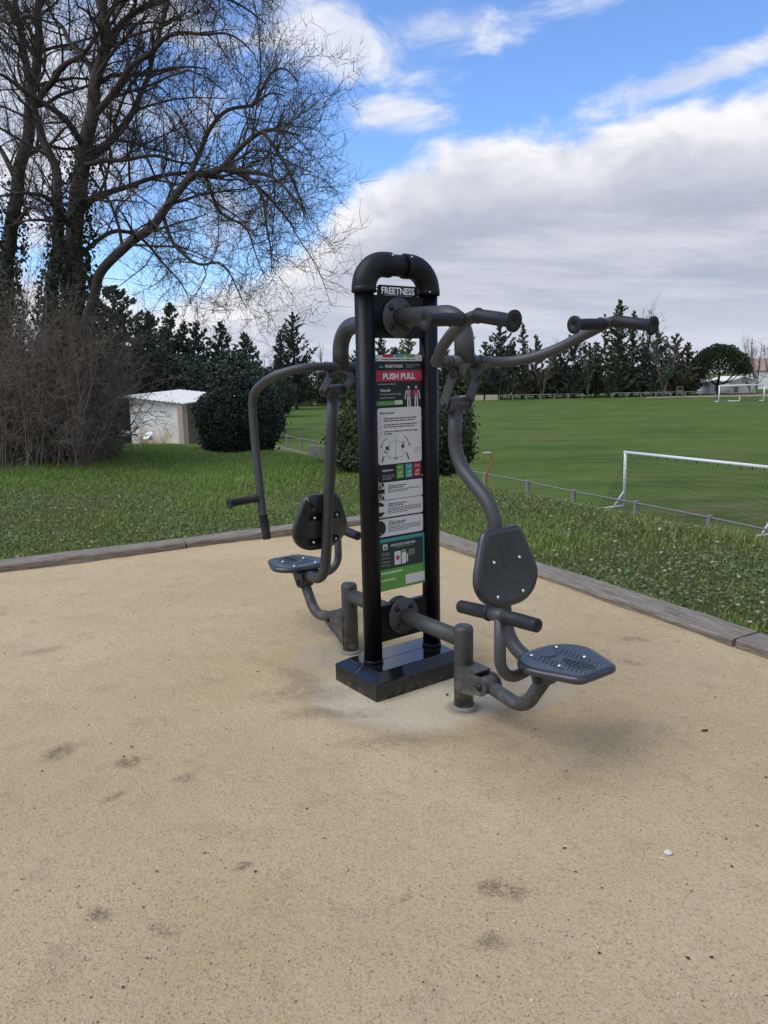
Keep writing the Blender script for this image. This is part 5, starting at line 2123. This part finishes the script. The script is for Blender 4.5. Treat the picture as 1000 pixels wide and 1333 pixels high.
# ------------------------------------------------------------------ far buildings and boundary
def house(px, Y, w, d, h, rise, ang, wall, roof, label, by=512):
    q = at(px, by, Y)
    o = empty('house', (q[0], q[1], FIELD), ang, label, 'house')
    mb = MB()
    mb.prism([(-w / 2, -d / 2, -.2), (w / 2, -d / 2, -.2), (w / 2, -d / 2, h), (0, -d / 2, h + rise), (-w / 2, -d / 2, h)], (0, d, 0))
    mb.build('wall', wall, o)
    mb = MB()
    for sg in (-1, 1):
        mb.prism([(sg * (w / 2 + .35), -d / 2 - .35, h - .22 * rise / (w / 4)), (0, -d / 2 - .35, h + rise + .05), (0, -d / 2 - .35, h + rise + .23), (sg * (w / 2 + .35), -d / 2 - .35, h + .0)], (0, d + .7, 0))
    mb.build('roof', roof, o)
    return o


h1 = house(952, 160, 5.4, 8, 2.5, .65, .15, M['whitewall'], M['roofsheet'], 'long white gabled outbuilding behind the far goal')
mb = MB()
mb.box((-.2, -4.03, 2.25), (.28, .06, .6))
mb.box((-1.6, -4.03, .75), (.9, .06, 1.1))
mb.build('window', M['bluewall'], h1)
h2 = house(923, 158, 2.6, 4, 2.3, .35, .2, M['whitewall'], M['roofsheet'], 'small white hut under the umbrella pine')
mb = MB()
mb.box((.55, -2.03, 1.0), (1.1, .06, 2.0))
mb.build('door', M['bluewall'], h2)
h3 = house(1002, 185, 11, 12, 4.4, 2.6, .55, M['whitewall'], M['tile'], 'house with faded reddish tiled roof at the right edge of the photo')
mb = MB()
mb.box((-2.2, -6.03, 2.6), (.8, .06, 1.0))
mb.build('window', M['bluewall'], h3)
q = put(975, 512, 176)
mb = MB()
mb.tube([(0, 0, 0), (0, 0, top_h(975, 441, 176))], [.18, .11], 8)
mb.box((0, 0, top_h(975, 447, 176)), (.9, .12, .12))
o = mb.build('utility_pole', M['woodfar'])
o.location = q
tag(o, 'slim dark utility pole rising beside the umbrella pine', 'pole')
for px, w, base, lab in ((368, 16, 138, 'first cream board along the far touchline left of the dark bins'), (397, 17, 138, 'cream board right of the two dark bins on the far touchline'), (420, 15, 139, 'cream board nearest the far seat tube on the far touchline'),
                         (606, 16, 144, 'cream board just right of the near upper tube on the far touchline'), (624, 11, 144, 'short cream board beyond the near link plate, middle of three'), (640, 16, 144, 'cream board at the left end of the far rail fence')):
    q = put(px, 520, base)
    wm = w * base / FPX
    mb = MB()
    mb.box((0, 0, .60), (wm, .08, .98))
    for sx_ in (-1, 1):
        mb.box((sx_ * (wm / 2 - .1), .09, .55), (.09, .09, 1.1))
    o = mb.build('touchline_board', M['cream'])
    o.location = q
    tag(o, lab, 'board', 'cream boards along the far touchline')
for px, lab in ((380.5, 'left dark bin between the cream boards'), (385.8, 'right dark bin between the cream boards')):
    q = put(px, 522, 137)
    mb = MB()
    mb.prism([(-.28, -.26, 0), (.28, -.26, 0), (.32, -.30, 1.0), (-.32, -.30, 1.0)], (0, .58, 0))
    mb.box((0, 0, 1.05), (.70, .70, .08))
    o = mb.build('litter_bin', M['darkmetal'], None, .02)
    o.location = q
    tag(o, lab, 'bin', 'dark bins on the far touchline')


def far_fence(pxa, pxb, Ya, Yb, label):
    a, b_ = put(pxa, 516, Ya), put(pxb, 516, Yb)
    o = empty('rail_fence', a, 0, label, 'fence', 'far rail fences')
    d = np.array([b_[0] - a[0], b_[1] - a[1]])
    L = np.linalg.norm(d)
    n_ = max(2, int(L / 2.5))
    mb = MB()
    mb.tube([(0, 0, 1.0), (d[0], d[1], 1.0)], .06, 6)
    mb.build('rail', M['galv'], o)
    for k in range(n_ + 1):
        mb = MB()
        mb.box((d[0] * k / n_, d[1] * k / n_, .52), (.16, .16, 1.06))
        mb.build('post', M['concrete'], o)


far_fence(650, 758, 143, 141, 'rail fence at the far end below the middle of the conifer row')
far_fence(797, 931, 141, 138, 'rail fence at the far end right of the gap, running to the far goal')
q = put(885, 515, 138)
o = empty('wooden_stand', q, .2, 'small upright grey timber stand at the far fence left of the umbrella pine', 'stand')
for x in (-.55, .55):
    mb = MB()
    mb.box((x, 0, .95), (.12, .12, 1.9))
    mb.build('upright', M['woodfar'], o)
mb = MB()
mb.box((0, 0, 1.90), (1.3, .14, .12))
mb.box((0, 0, 1.15), (.98, .08, .5))
mb.build('cross_board', M['woodfar'], o)
# strip of bare earth behind the far goal
qa, qb = put(840, 512, 139), put(1060, 512, 132)
mb = MB()
mb.add([(qa[0], qa[1], FIELD + .06), (qb[0], qb[1], FIELD + .06), (qb[0] + 6, qb[1] + 14, FIELD + .06), (qa[0] + 2, qa[1] + 5, FIELD + .06)], [(0, 1, 2, 3)], 0, False)
o = mb.build('dirt_path', M['dirtpath'])
tag(o, kind='structure')

# ------------------------------------------------------------------ sky and sun
SUN_EL, SUN_AZ = R(54), R(-112)         # azimuth from +Y towards +X
wd = bpy.data.worlds.new('World')
scene.world = wd
wd.use_nodes = True
nt = wd.node_tree
bg = nt.nodes['Background']
sky = nt.nodes.new('ShaderNodeTexSky')
sky.sky_type = 'NISHITA'
sky.sun_disc = False
sky.sun_elevation = SUN_EL
sky.sun_rotation = SUN_AZ
sky.air_density = 1.0
sky.dust_density = .3
sky.ozone_density = 2.5
tc = nt.nodes.new('ShaderNodeTexCoord')
sp = nt.nodes.new('ShaderNodeSeparateXYZ')
nt.links.new(tc.outputs['Generated'], sp.inputs[0])
dx, dy, dz = sp.outputs[0], sp.outputs[1], sp.outputs[2]
az = math_node(nt, 'ARCTAN2', dx, dy)
el = math_node(nt, 'ARCSINE', dz)
den = math_node(nt, 'ADD', math_node(nt, 'MAXIMUM', dz, 0.0), .16)
cx = math_node(nt, 'DIVIDE', dx, den)
cy = math_node(nt, 'DIVIDE', dy, den)
cv = nt.nodes.new('ShaderNodeCombineXYZ')
nt.links.new(cx, cv.inputs[0])
nt.links.new(cy, cv.inputs[1])
P_ = cv.outputs[0]
av = nt.nodes.new('ShaderNodeCombineXYZ')
nt.links.new(az, av.inputs[0])
nt.links.new(math_node(nt, 'MULTIPLY', el, 1.6), av.inputs[1])
A_ = av.outputs[0]
fb = noise(nt, A_, 13, 9, .58, .25)          # puffy rim of the bank
fl = noise(nt, mapping(nt, P_, (.55, 1.25, 1)), 1.5, 9, .62, .35)          # layered deck in perspective
fw = noise(nt, mapping(nt, A_, (1, 1.35, 1), (0, 0, .25)), 8.5, 9, .60, .5)
# upper edge of the cloud bank by direction
fc = nt.nodes.new('ShaderNodeFloatCurve')
cur = fc.mapping.curves[0]
EDGE = [(-.80, .20), (-.45, .14), (-.28, .100), (-.186, .118), (-.118, .145), (-.060, .188), (-.036, .220), (.00, .238), (.066, .264), (.11, .280), (.21, .276), (.31, .289), (.445, .294), (.60, .31), (.80, .31)]
pts_ = [((a + .8) / 1.6, e * 2) for a, e in EDGE]
while len(cur.points) < len(pts_):
    cur.points.new(.5, .5)
for c_, (a, e) in zip(cur.points, pts_):
    c_.location = (a, e)
fc.mapping.update()
nt.links.new(math_node(nt, 'MULTIPLY_ADD', az, 1 / 1.6, .5, clamp=True), fc.inputs['Value'])
edge = math_node(nt, 'MULTIPLY', fc.outputs[0], .5)
below = math_node(nt, 'SUBTRACT', edge, el)
below_n = math_node(nt, 'ADD', below, math_node(nt, 'MULTIPLY_ADD', fb, .085, -.043))
bank = sstep(nt, below_n, -.013, .024)


def blob(a0, e0, ra, re, slope=0.0):
    ea = math_node(nt, 'MULTIPLY_ADD', az, 1 / ra, -a0 / ra)
    e_ = math_node(nt, 'SUBTRACT', el, math_node(nt, 'MULTIPLY_ADD', az, slope, e0 - slope * a0))
    ee = math_node(nt, 'MULTIPLY', e_, 1 / re)
    r2_ = math_node(nt, 'ADD', math_node(nt, 'MULTIPLY', ea, ea), math_node(nt, 'MULTIPLY', ee, ee))
    return math_node(nt, 'POWER', 2.718, math_node(nt, 'MULTIPLY', r2_, -1.0))


wis = math_node(nt, 'MULTIPLY', blob(-.06, .385, .12, .042, -.25), 1.25)
for bb, k in ((blob(.02, .305, .085, .020), 1.15), (blob(.38, .318, .11, .020, .16), 1.35), (blob(-.40, .30, .16, .15), 1.35), (blob(-.19, .195, .05, .05), .95), (blob(.06, .385, .12, .028), 1.0), (blob(.30, .40, .20, .02), .5), (blob(-.25, .40, .12, .06), 1.0), (blob(-.20, .30, .06, .06), .6)):
    wis = math_node(nt, 'MAXIMUM', wis, math_node(nt, 'MULTIPLY', bb, k))
behind = sstep(nt, dy, .15, -.35, 0, .9)          # broken cloud over the rest of the sky
high = sstep(nt, el, .60, .95, 0, .75)
wis = math_node(nt, 'MAXIMUM', wis, math_node(nt, 'MAXIMUM', behind, high))
wmask = math_node(nt, 'MULTIPLY', sstep(nt, math_node(nt, 'ADD', math_node(nt, 'MULTIPLY', wis, .45), math_node(nt, 'MULTIPLY', math_node(nt, 'SUBTRACT', fw, .5), 1.1)), .12, .52), .9)
# shading of the bank: bright sunlit rim, grey-blue belly, paler layers near the horizon
rim = sstep(nt, math_node(nt, 'ADD', below, math_node(nt, 'ADD', math_node(nt, 'MULTIPLY_ADD', fl, .14, -.07), math_node(nt, 'MULTIPLY_ADD', fb, -.07, .035))), .095, -.005)
lay = sstep(nt, fl, .36, .66)
grey = mixc(nt, lay, (2.95, 3.25, 4.05), (4.4, 4.55, 5.15))
low = sstep(nt, math_node(nt, 'ADD', el, math_node(nt, 'MULTIPLY_ADD', fl, .05, -.025)), .115, .03)
grey = mixc(nt, math_node(nt, 'MULTIPLY', low, .55), grey, (4.5, 4.85, 5.6))
cloud = mixc(nt, math_node(nt, 'MULTIPLY', rim, .95), grey, mixc(nt, sstep(nt, fb, .35, .62), (5.5, 5.55, 5.9), (6.7, 6.65, 6.8)))
wcol = mixc(nt, sstep(nt, fw, .40, .66), (4.6, 4.95, 5.9), (6.1, 6.2, 6.6))
skyc = mixc(nt, 1.0, sky.outputs[0], (1.0, 1.21, 1.52), 'MULTIPLY')
c = mixc(nt, wmask, skyc, wcol)
c = mixc(nt, bank, c, cloud)
nt.links.new(c, bg.inputs['Color'])
bg.inputs['Strength'].default_value = .10

sd = bpy.data.lights.new('sun', 'SUN')
sd.energy = 1.4
sd.angle = R(50)
sd.color = (1.0, .95, .87)
so = bpy.data.objects.new('sun', sd)
COL.objects.link(so)
dirv = Vector((math.sin(SUN_AZ) * math.cos(SUN_EL), math.cos(SUN_AZ) * math.cos(SUN_EL), math.sin(SUN_EL)))
so.rotation_euler = dirv.to_track_quat('Z', 'Y').to_euler()
so.location = dirv * 60

scene.view_settings.view_transform = 'Standard'
scene.view_settings.look = 'None'
scene.view_settings.exposure = 0.60
scene.view_settings.gamma = 1.0
scene.render.engine = 'CYCLES'
